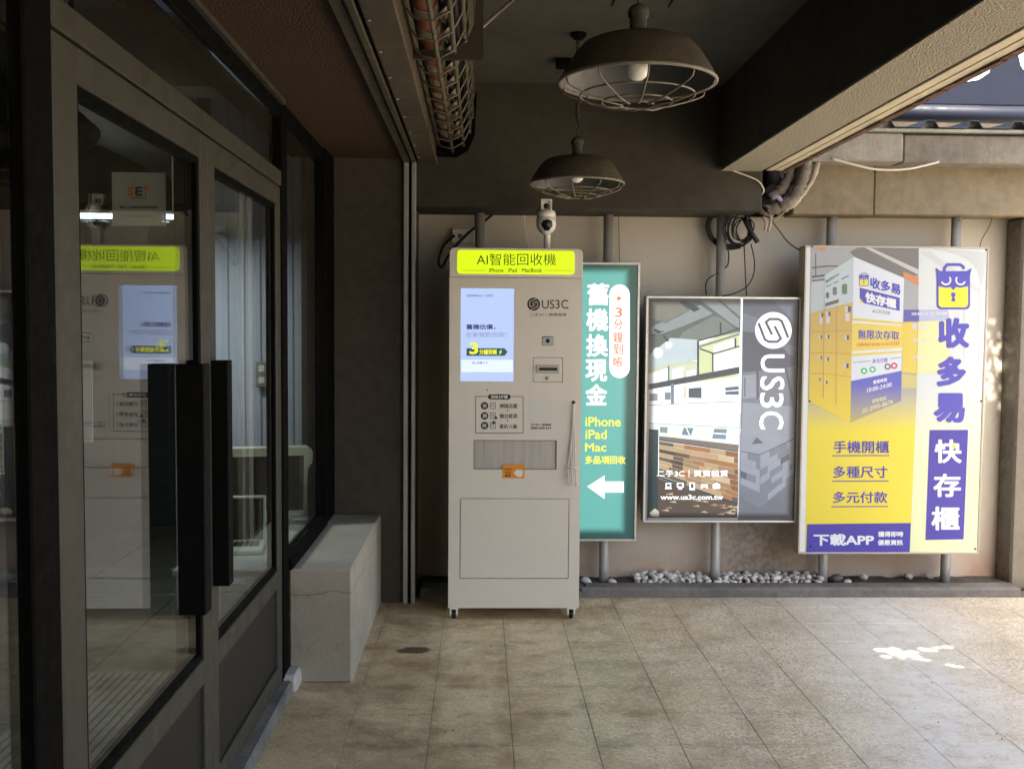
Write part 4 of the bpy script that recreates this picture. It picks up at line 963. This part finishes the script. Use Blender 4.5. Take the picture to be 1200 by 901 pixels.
for k, x in enumerate((236, 312, 388, 466, 543)):
    if k == 0: S.poly([(x-18, 468), (x+18, 468), (x+18, 494), (x+23, 507), (x-23, 507), (x-18, 494)], tw, 12); S.rect(x-10, 475, x+10, 490, pd, 13)
    if k == 1: S.rrect(x-22, 466, x+22, 498, 5, tw, 12); S.rect(x-12, 499, x+12, 510, tw, 12); S.rect(x-13, 474, x+13, 489, pd, 13)
    if k == 2: S.rrect(x-18, 464, x+18, 514, 4, tw, 12); S.rect(x-8, 474, x+8, 500, pd, 13)
    if k == 3: S.poly([(x-24, 500), (x-18, 472), (x-6, 476), (x+6, 476), (x+18, 472), (x+24, 500), (x+16, 506), (x+8, 494), (x-8, 494), (x-16, 506)], tw, 12)
    if k == 4: S.rrect(x-24, 474, x+24, 506, 6, tw, 12); S.rect(x-9, 466, x+9, 473, tw, 12)
    S.part('icon', g2)

# --- yellow locker sign (printed panel, not backlit)
YP = 5.55
g3 = empty('yellow_sign', (2.3, YP, 0), 'large yellow and white printed locker sign with blue characters and an owl padlock emblem', 'sign')
x0, x1, z0, z1 = 1.778, 2.803, .240, 1.950
sign_box(g3, x0, x1, z0, z1, YP, .105, .010, paint('sign_side_paint', (.40, .36, .28), .5, .15, 6, metal=.2)); post(1.988, 2.14, g3); post(2.706, 2.14, g3)
def V_(name, c, rough=.32):
    m = N('vinyl_'+name); b = m.pbsdf(tuple(x*.78 for x in lin(c)), rough, 0, .4); return m.m
def Vg(name, top, bot, y0, y1):
    m = N('vinyl_'+name); g = m.n('SeparateXYZ'); m.l(m.pos(), g.inputs[0]); za, zb = atY(1000, y0, YP).z, atY(1000, y1, YP).z
    m.pbsdf(m.mix(m.ramp(g.outputs[2], zb, za), tuple(x*.78 for x in lin(bot)), tuple(x*.78 for x in lin(top))), .32, 0, .4); return m.m
plate('face', (x0+.0105, x1-.0105, z0+.0105, z1-.0105), YP+.004, YP+.009, V_('base', (232, 236, 234)), g3)
S = Sheet(YP+.004, .0005, g3)
S.conv = crop(5, 930, 275)
yl = Vg('wall_to_yellow', (168, 172, 176), (240, 222, 70), 455, 505); rp = Vg('pale_side', (214, 222, 222), (232, 238, 190), 455, 545)
S.poly([(99, 66), (735, 70), (730, 455), (722, 900), (676+4, 1866), (66, 1872), (86, 900)], yl, 1)
S.poly([(735, 70), (1145, 76), (1120, 1000), (1077, 1862), (681, 1866), (722, 900)], rp, 1)
c1, c2, c3, c4_ = V_('ceiling', (120, 118, 116)), V_('ceiling_line', (196, 196, 192)), V_('orange', (206, 140, 96)), V_('steel_line', (92, 96, 102))
S.poly([(330, 100), (400, 67), (733, 70), (733, 238), (640, 250), (352, 128)], c1, 2); S.poly([(396, 67), (430, 67), (733, 205), (733, 236)], c2, 3); S.poly([(106, 68), (190, 68), (180, 100), (150, 92)], c3, 2)
S.stroke([(106, 195), (190, 185), (260, 185)], 8, c4_, 2); S.stroke([(106, 248), (185, 238)], 10, c4_, 2); S.stroke([(106, 272), (182, 264)], 8, c4_, 2); S.stroke([(130, 110), (130, 250)], 5, c4_, 3); S.poly([(104, 275), (180, 268), (180, 440), (100, 460)], V_('pale_wall', (186, 198, 202)), 2)
S.poly([(640, 215), (733, 250), (733, 300), (648, 255)], c3, 3)
# locker block
S.poly([(182, 238), (352, 130), (345, 396), (182, 436)], V_('locker_side_white', (190, 206, 212)), 4)
S.poly([(101, 462), (345, 396), (332, 1102), (88, 975)], Vg('locker_side_yellow', (206, 176, 100), (236, 212, 70), 380, 490), 4)
S.poly([(352, 130), (648, 255), (632, 797), (337, 857)], V_('locker_front_white', (222, 230, 240)), 4)
S.poly([(337, 857), (632, 797), (629, 974), (332, 1102)], Vg('locker_front_blue', (98, 104, 200), (186, 178, 120), 450, 492), 4)
S.poly([(344, 487), (642, 514), (642, 527), (344, 503)], V_('stripe', (226, 204, 92)), 5); S.poly([(343, 518), (641, 534), (637, 662), (340, 684)], V_('band', (232, 210, 100)), 5); S.poly([(340, 698), (637, 680), (637, 692), (340, 714)], V_('stripe2', (232, 210, 92)), 5)
for x in (178, 252): S.stroke([(x, 440-(x-178)*.3), (x-4, 960+(x-178)*.5)], 4, V_('joint', (176, 148, 76)), 5)
for i, ya in enumerate((575, 700, 820)): S.stroke([(100, ya-6), (180, ya-8), (340, ya+(i-1)*14)], 3, V_('joint_b%d' % i, (176, 148, 76)), 6)
tg, tg2 = V_('tag_white', (206, 206, 212)), V_('tag_purple', (96, 84, 120))
for x, y, s in ((150, 460, 1), (190, 452, 1.1), (300, 420, 1.5), (148, 590, .8), (188, 588, .9), (298, 590, 1.1), (148, 712, .8), (186, 720, .9), (294, 755, 1.2), (142, 840, .7), (180, 856, .8)): S.rect(x, y, x+12*s, y+22*s, tg, 6); S.rect(x+12.5*s, y, x+24*s, y+22*s, tg2, 6)
for x, y, s in ((150, 486, 1), (190, 480, 1.1), (302, 460, 1.3)): S.rect(x, y, x+20*s, y+36*s, tg, 6)
for x, y, s, c in ((198, 355, 14, (120, 96, 110)), (240, 330, 19, (110, 122, 116)), (297, 318, 24, (104, 128, 96))): S.poly([(x-s*.6, y-s), (x+s*.3, y-s*1.3), (x+s*.7, y-s), (x+s*.7, y+s*1.1), (x, y+s*1.4), (x-s*.6, y+s)], V_('box_%d' % x, c), 5)
S.stroke([(190, 306), (222, 292)], 5, c4_, 5); S.stroke([(232, 286), (262, 272)], 5, c4_, 5); S.stroke([(280, 262), (322, 240)], 6, c4_, 5); S.poly([(186, 402), (264, 378), (264, 398), (186, 422)], V_('strip_dark', (110, 102, 84)), 5)
# second locker bank
S.poly([(646, 440), (735, 440), (735, 508), (645, 510)], V_('bank_blue', (98, 96, 176)), 3); S.poly([(735, 440), (905, 440), (915, 500), (735, 508)], V_('bank_blue_pale', (182, 190, 222)), 3)
S.poly([(642, 512), (728, 510), (722, 816), (634, 806)], V_('bank_yellow', (226, 202, 92)), 3); S.poly([(730, 510), (916, 502), (912, 800), (724, 816)], V_('bank_yellow_pale', (234, 230, 172)), 3)
for y in (520, 612, 712): S.rect(696, y, 726, y+(34 if y == 520 else 16), tg, 4); S.rect(748, y, 780, y+(34 if y == 520 else 16), V_('tag_pale%d' % y, (222, 222, 214)), 4)
S.poly([(634, 815), (722, 825), (720, 900), (633, 900)], V_('bank_floor', (206, 196, 130)), 3)
# pale ceiling slats and walls on the right
for k in range(7): S.poly([(800+48*k, 84+3*k), (848+48*k, 84+3*k), (1130-4*k, 120+28*k), (1116-4*k, 134+28*k)], V_('slat_%d' % k, (198, 204, 204)), 2+.1*k)
S.poly([(735, 100), (800, 96), (1090, 320), (1085, 345)], V_('slat_edge', (204, 210, 210)), 3); S.poly([(1090, 330), (1140, 318), (1124, 800), (1084, 800)], V_('white_pillar', (224, 232, 236)), 3); S.stroke([(1000, 440), (998, 720)], 5, V_('pale_line', (206, 212, 210)), 3)
bl, bl2, vw, ye = V_('blue', (84, 80, 186)), V_('deep_blue', (70, 62, 168)), V_('white', (236, 240, 244)), V_('bright_yellow', (246, 230, 60))
S.poly([(387, 310), (622, 370), (622, 447), (412, 402), (387, 372)], bl, 5); S.poly([(387, 374), (412, 404), (387, 398)], ye, 5)
for x, y, c in ((413, 798, (64, 190, 110)), (463, 790, (84, 196, 140)), (551, 773, (120, 120, 140)), (589, 768, (214, 70, 96))):
    S.disc(x, y, 19, V_('dot_%d' % x, c), 5); S.disc(x, y, 9, vw, 6)
S.stroke([(350, 750), (450, 740)], 3, c4_, 5); S.stroke([(565, 727), (632, 718)], 3, c4_, 5)
S.part('picture', g3)
S.text('收多易', [(448, 246), (626, 292), (626, 356), (448, 312)], bl, 6, .035); S.text('快存櫃', [(420, 332), (602, 378), (602, 436), (420, 396)], vw, 6, .05); S.text('eLOCKER', [(462, 434), (568, 450), (568, 470), (462, 456)], c4_, 5, 0); S.text('無限次存取', [(378, 555), (620, 566), (620, 617), (378, 614)], bl, 6, .02)
S.text('Unlimited access to eLOCKER', [(372, 630), (622, 626), (622, 646), (372, 655)], V_('print_orange', (222, 120, 60)), 6, .01); S.text('多元付款', [(462, 728), (552, 720), (552, 746), (462, 756)], bl, 5); S.text('商務存取服務', [(690, 455), (900, 452), (900, 470), (690, 474)], vw, 5)
S.text('物品寄送方式', [(188, 268), (266, 222), (266, 240), (188, 288)], c4_, 5)
S.conv = crop(7.508, 940, 395)
S.text('營業時間', [(624, 382), (746, 356), (746, 392), (624, 416)], vw, 5, .03); S.text('10:00-24:00', [(570, 450), (790, 396), (790, 434), (570, 488)], vw, 5, .02); S.text('服務電話', [(616, 548), (742, 516), (742, 552), (616, 584)], V_('pale_print', (230, 228, 170)), 5, .02); S.text('02-2995-8676', [(530, 632), (800, 546), (800, 582), (530, 672)], V_('pale_print2', (230, 228, 170)), 5, .02)
S.part('small_lettering', g3)
S.conv = crop(5, 930, 275)
def owl(cx, cy, s, lev):
    T = lambda p: (cx+p[0]*s, cy+p[1]*s)
    S.poly([T(p) for p in rrect(-98, 98, -86, 138, 26)], bl, lev); S.poly([T(p) for p in [(-86, 4), (86, 4), (86, 112), (72, 126), (-72, 126), (-86, 112)]], ye, lev+1)
    S.stroke([T(p) for p in ((-55, -70), (-52, -104), (-36, -124), (40, -124), (58, -112), (62, -98))], 17*s, bl, lev+1)
    S.poly([T(p) for p in ((-103, -106), (-60, -76), (0, -34), (0, 4), (-40, 12), (-92, 2), (-98, -60))], bl, lev+2); S.poly([T(p) for p in ((108, -104), (98, -60), (92, 2), (40, 12), (0, 4), (0, -34), (60, -76))], bl, lev+2)
    S.poly([T(p) for p in ((-22, 0), (22, 0), (0, 26))], bl, lev+3)
    for sx in (-1, 1):
        S.ring(cx+sx*43*s, cy-34*s, 22*s, 31*s, vw, lev+3, 20 if sx > 0 else -40, 220 if sx > 0 else 160)
    S.disc(cx, cy+52*s, 14*s, bl, lev+3); S.poly([T(p) for p in ((-6, 60), (6, 60), (13, 92), (-13, 92))], bl, lev+2)
owl(936, 300, 1.0, 4); S.part('emblem', g3); owl(412, 262, .28, 6); S.part('small_emblem', g3)
S.text('收', (845, 487, 1030, 665), bl, 4, .05); S.text('多', (838, 713, 1012, 890), bl, 4, .05)
S.conv = crop(4.2917, 930, 450)
S.text('易', (703, 45, 863, 195), bl, 4, .05); S.poly([(684, 231), (878, 230), (855, 780), (663, 783)], bl2, 3)
S.text('快', (708, 278, 846, 398), vw, 4, .03); S.text('存', (702, 450, 842, 568), vw, 4, .03); S.text('櫃', (692, 615, 836, 735), vw, 4, .03); S.poly([(812, 290), (792, 318), (804, 319), (798, 336), (820, 312), (809, 310)], ye, 6)
S.text('手機開櫃', (200, 285, 480, 347), bl2, 3, .018); S.stroke([(195, 360), (482, 359)], 5, bl2, 3); S.text('多種尺寸', (198, 412, 473, 472), bl2, 3, .018); S.stroke([(193, 488), (478, 487)], 5, bl2, 3); S.text('多元付款', (197, 540, 472, 598), bl2, 3, .018); S.stroke([(190, 616), (475, 615)], 5, bl2, 3)
S.poly([(68, 704), (590, 698), (583, 848), (63, 858)], bl2, 3); S.text('下載APP', (100, 752, 405, 812), vw, 4, .035); S.text('獲得即時', (425, 740, 552, 768), vw, 4, .035); S.text('優惠資訊', (423, 782, 550, 810), vw, 4, .035)
S.part('lettering', g3)
for px, py in ((952, 289), (1156, 293), (949, 470), (1150, 470), (1143, 643), (950, 640)):
    c = atY(px, py, YP); MB().lathe([(0, -.002), (.004, -.002), (.005, .004)], (c.x, YP, c.z), 10, 'y').build('screw', M_black, g3)

# ------------------------------------------------------------------ wall outlet, cables
a = atY(530, 268.5, 5.85); b = atY(556, 286, 5.85)
ol_ = empty('wall_outlet', (a.x, 5.86, b.z), 'white wall outlet box behind the machine with a black plug lead', 'outlet')
MB().box(a.x, b.x, 5.815, 5.8595, b.z, a.z, .004).build('box', M_plug, ol_)
q = MB(); q.smooth = True; q.tube([(a.x+.045, 5.817, (a.z+b.z)/2), (a.x+.045, 5.80, (a.z+b.z)/2)], .012, 10); q.build('socket', flat('socket_grey', (120, 118, 112)), ol_)
def wire(name, pts, r, m, label, n=6, Y=None):
    P_ = [atY(p[0], p[1], p[2] if len(p) > 2 else Y) for p in pts]; q = MB(); q.smooth = True; q.tube(smooth(P_, n), r, 8)
    return tag(q.build(name, m, None, P_[0]), label, 'cable')
wire('power_lead', [(590, 240), (572, 256), (548, 274), (528, 296), (518, 313), (514, 306), (520, 288), (533, 276)], .0075, M_cable, 'thick black lead looping from the beam to the wall outlet', Y=5.80)
wire('white_wire', [(614, 240), (614, 262), (617, 278), (621, 295)], .0035, M_white_c, 'thin white wire hanging behind the machine camera', Y=5.80)
wire('white_wire', [(725, 244), (725.5, 280), (726, 310)], .002, dkg, 'thin dark wire hanging on the wall above the teal sign', Y=5.845)
# dusty conduits in the gap between the beams
cbn = empty('conduit_bundle', atY(910, 220, 5.6), 'dusty tangled conduits hanging out of the gap between the two beams', 'conduit')
def strand(pts, r, m, par=cbn, nm='conduit', n=6, jit=0.0):
    P_ = smooth([atY(*p) for p in pts], n); q = MB(); q.smooth = True
    rr = [r*(1+random.uniform(-jit, jit)) for _ in P_]; P_ = [p+Vector((random.uniform(-1, 1), random.uniform(-1, 1), random.uniform(-1, 1)))*r*jit*.5 for p in P_]
    q.tube(P_, rr, 10); return q.build(nm, m, par)
strand([(946, 176, 5.55), (944, 192, 5.53), (940, 210, 5.52), (932, 228, 5.52), (917, 242, 5.54), (897, 246, 5.56)], .030, M_dusty, jit=.3)
strand([(958, 182, 5.58), (955, 203, 5.55), (944, 223, 5.53), (931, 238, 5.53), (920, 246, 5.55)], .016, paint('pale_dusty_pipe', (.40, .34, .27), .9, .4, 14, .6, 45), jit=.25)
strand([(925, 180, 5.60), (926, 200, 5.58), (918, 220, 5.56), (902, 232, 5.57)], .024, M_dusty, jit=.3)
strand([(905, 196, 5.70), (908, 215, 5.66), (900, 235, 5.62), (890, 250, 5.60)], .034, paint('dark_dusty_pipe', (.06, .052, .045), .95, .5, 14, .6, 45), jit=.3)
strand([(936, 190, 5.66), (930, 214, 5.62), (912, 236, 5.60)], .03, paint('dark_dusty_pipe2', (.07, .06, .05), .95, .5, 14, .6, 45), jit=.3)
strand([(888, 242, 5.58), (896, 250, 5.56), (905, 252, 5.56), (902, 240, 5.57)], .013, M_dusty, jit=.3)
strand([(914, 198, 5.56), (934, 193, 5.54)], .006, M_white_c, nm='pale_stub', n=2); strand([(905, 232, 5.53), (911, 231, 5.52), (916, 236, 5.53)], .012, flat('lilac_tape', (150, 140, 170)), nm='tape', n=3)
strand([(894, 254, 5.55), (898, 262, 5.54), (896, 270, 5.54)], .007, flat('pinkish_lead', (170, 150, 135)), nm='lead_end', n=3); strand([(903, 252, 5.55), (903, 262, 5.54), (900, 271, 5.54)], .007, flat('pinkish_lead2', (170, 150, 135)), nm='lead_end', n=3)
MB().box(1.5155, 1.70, 5.80, 5.83, 2.13, 2.40).build('dark_backing', M_black, B)
wire('white_wire', [(843, 197, 5.47), (855, 199, 5.46), (872, 205, 5.46), (888, 212, 5.46), (895, 222, 5.47), (893, 228, 5.52)], .004, M_white_c, 'pale wire creeping across the dark beam into the conduit gap')
wire('white_wire', [(975, 186, 5.49), (1000, 193, 5.48), (1030, 199, 5.48), (1065, 198, 5.48), (1100, 190, 5.49)], .006, M_white_c, 'white cable sagging below the concrete lintel')
wire('white_wire', [(905, 258, 5.55), (918, 250, 5.54), (930, 238, 5.53)], .004, flat('tan_wire', (150, 130, 95)), 'short tan wire at the foot of the dusty conduits')
coil = empty('cable_coil', atY(870, 270, 5.72), 'tangled coil of black cable hung beside the pole above the picture sign', 'cable')
for k in range(9):
    cx_, cy_ = 869+random.uniform(-6, 6), 268+random.uniform(-5, 5); ra, rb2 = random.uniform(9, 17), random.uniform(12, 20); ph = random.uniform(0, 3)
    pts = [(cx_+ra*math.cos(t*.63+ph)*(1+.1*math.sin(t*2+k)), cy_+rb2*math.sin(t*.63+ph), 5.70+.02*math.sin(t+k)) for t in range(12)]
    strand(pts, random.choice((.0035, .0045)), M_cable, coil, 'loop', 4)
for k in range(3): strand([(848-k*2, 247+k, 5.79), (836-k, 252, 5.79), (831-k*1.5, 265, 5.79), (836-k, 279+k, 5.79), (850, 287+k*2, 5.79), (868, 286+k*2, 5.78)], .008, M_cable, coil, 'loop', 6)
strand([(872, 256, 5.68), (880, 272, 5.67), (888, 284, 5.67)], .014, M_blackp, coil, 'adapter', 3)
for i, (xx, yy) in enumerate(((858, 252), (868, 250))): MB().box(*[f(atY(xx, yy, 5.70)) for f in (lambda v: v.x-.02, lambda v: v.x+.02)], 5.69, 5.72, atY(xx, yy, 5.7).z-.025, atY(xx, yy, 5.7).z+.03, .004).build('connector', flat('beige_connector%d' % i, (150, 140, 122)), coil)
wire('sign_lead', [(852, 286), (854, 300), (853, 310), (850, 314)], .004, M_cable, 'short black lead dangling beside the pole of the picture sign', Y=5.72)
wire('sign_lead', [(872, 288), (873, 310), (874, 332), (875, 346.5)], .0035, M_cable, 'straight black lead dropping to the top of the picture sign', Y=5.66)
wire('sign_lead', [(880, 286), (884, 305), (883, 322), (875, 336), (860, 344), (846, 347)], .0035, M_cable, 'curved black lead bowing down to the top of the picture sign', Y=5.68)
wire('sign_lead', [(841, 320), (830, 327), (827, 336), (828, 346)], .0035, M_cable, 'black lead looped round the left of the picture sign pole', Y=5.70)
wire('grey_lead', [(904, 258, 5.60), (913, 270, 5.62), (924, 284, 5.64), (937, 293, 5.64), (944, 294, 5.62)], .005, flat('grey_cable', (92, 84, 72)), 'grey lead running down from the conduits to the yellow sign')
wire('grey_lead', [(1163, 254), (1159, 266), (1151, 280), (1148, 290)], .003, flat('grey_cable2', (92, 84, 72)), 'thin grey lead dropping to the right top corner of the yellow sign', Y=5.72)
wire('floor_lead', [(679, 680, 5.60), (686, 686, 5.58), (683, 692, 5.545), (679, 690, 5.53)], .006, M_cable, 'short black lead curling over the kerb beside the machine')

# ------------------------------------------------------------------ blue street sign and pipe beyond the roof
bsn = empty('blue_street_sign', (3.6, 7.0, 2.9), 'large dark blue street sign with white letters seen above the roof edge', 'sign')
M_bs = paint('navy_sign_paint', (.0085, .0115, .022), .6, .1, 1.5, spec=.15)
za = atY(1150, 124, 7.0).z
MB().box(2.2, 6.5, 7.0, 7.12, za, za+1.5, .01).build('panel', M_bs, bsn)
S = Sheet(6.999, .002, bsn); S.text('B', (1090, 20, 1163, 97), wht, 1, .04); S.text('C', (1192, 14, 1262, 101), wht, 1, .04); S.part('lettering', bsn)
MB().box(2.2, 6.5, 7.02, 7.06, za-.06, za-.012).build('pale_rail', flat('pale_rail', (226, 216, 204), .6), bsn)
pp = MB(); pp.smooth = True; zz = atY(1150, 135, 6.5).z; pp.tube([(2.0, 6.5, zz+.01), (3.4, 6.5, zz), (5.5, 6.5, zz-.01)], .055, 20)
tag(pp.build('roof_pipe', paint('dark_blue_pipe', (.010, .013, .024), .5, .15, 3, spec=.2), None, (3, 6.5, zz)), 'thick dark blue pipe running behind the corrugated roof edge', 'pipe')
rw = MB().box(1.7, 8, 7.4, 7.6, -.4, 3.3); tag(rw.build('far_wall', paint('far_cream_wall', (.55, .50, .42), .8), None, (3, 7.5, -.4)), 'pale wall standing behind the blue street sign', 'wall')

# ------------------------------------------------------------------ pebbles
pm = []
for k in range(7):
    b_ = bmesh.new(); bmesh.ops.create_icosphere(b_, subdivisions=2, radius=1)
    f1 = [random.uniform(.7, 1.1) for _ in range(3)]; sd = random.uniform(0, 9)
    for v in b_.verts:
        c = v.co; d = 1+.10*math.sin(3*c.x+sd)+.08*math.sin(4*c.y+2*sd)+.06*math.sin(5*c.z+sd)
        v.co = Vector((c.x*f1[0]*1.25, c.y*f1[1], c.z*.62))*d
    me = bpy.data.meshes.new('pebble'); b_.to_mesh(me); b_.free()
    me.polygons.foreach_set('use_smooth', [True]*len(me.polygons))
    g_ = random.choice((.62, .70, .76, .55)); me.materials.append(paint('pebble_%d' % k, (g_, g_*.97, g_*.91), .7, .3, 30, .15, 80, dirt=.4, dcol=(.16, .14, .11))); pm.append(me)
GP = 'pale pebbles in the trough'
def pebble(x, y, z, r, lab='pale rounded pebble in the heap of the soil trough below the picture sign', grp=GP, me=None):
    o = bpy.data.objects.new('pebble', me or random.choice(pm)); col.objects.link(o); o.location = (x, y, z); o.scale = (r, r, r)
    o.rotation_euler = (random.uniform(-.3, .3), random.uniform(-.3, .3), random.uniform(0, 6.3)); tag(o, lab, 'pebble', grp); return o
placed = []
tries = 0
while len(placed) < 190 and tries < 6000:
    tries += 1; x = random.uniform(.90, 1.96); y = random.uniform(5.68, 5.825); r = random.uniform(.014, .025)
    if .02 < abs(x-1.36) < .0: continue
    dens = 1 if x > 1.0 else .5
    if random.random() > dens: continue
    if abs(x-1.36) < .05 and abs(y-5.745) < .05: continue
    lv = 0
    near = [p for p in placed if (p[0]-x)**2+(p[1]-y)**2 < ((p[2]+r)*.80)**2]
    if near:
        if any(p[3] > 0 for p in near) or len(placed) < 100: continue
        lv = 1
    z = .036+r*.5 if lv == 0 else .036+max(p[2] for p in near)*.95+r*.55
    placed.append((x, y, r, lv)); pebble(x, y, z, r)
dkp = pm[0].copy(); dkp.materials.clear(); dkp.materials.append(paint('dark_pebble', (.13, .13, .13), .6, .3, 30))
for px, py, r, dark, lab in ((687, 680, .03, 0, 'pale pebble beside the pole base of the teal sign'), (719, 683, .026, 2, 'brownish pebble right of the teal sign pole base'), (980, 679, .042, 1, 'large dark grey pebble beside the yellow sign pole base'), (994, 682, .024, 0, 'small pale pebble beside the large dark pebble'), (1012, 676, .028, 0, 'lone pale pebble under the middle of the yellow sign'), (1064, 675, .028, 0, 'lone pale pebble under the blue panel of the yellow sign'), (1087, 674, .028, 0, 'lone pale pebble near the right pole of the yellow sign')):
    c = atZ(px, py, .05); o = pebble(c.x, min(5.81, max(5.69, c.y)), .036+r*.5, r, lab, None, dkp if dark == 1 else None)
# small litter on the floor: leaves and grit
gt = MB(); random.seed(21)
for k in range(150):
    x = random.uniform(-.5, 2.9); y = random.choice((random.uniform(5.44, 5.53), random.uniform(3.2, 5.5))); s_ = random.uniform(.002, .006); a = random.uniform(0, 6.3)
    gt.add([(x+s_*math.cos(a+t*2.1)*random.uniform(.6, 1.4), y+s_*math.sin(a+t*2.1)*random.uniform(.6, 1.4), .003+.002*(t == 1)) for t in range(3)]+[(x, y, .0055)], [(0, 1, 3), (1, 2, 3), (2, 0, 3)])
q = gt.build('grit', flat('dark_grit', (70, 60, 46), .9)); q['kind'] = 'stuff'; tag(q, 'small crumbs of dark grit scattered over the tiles', 'grit')
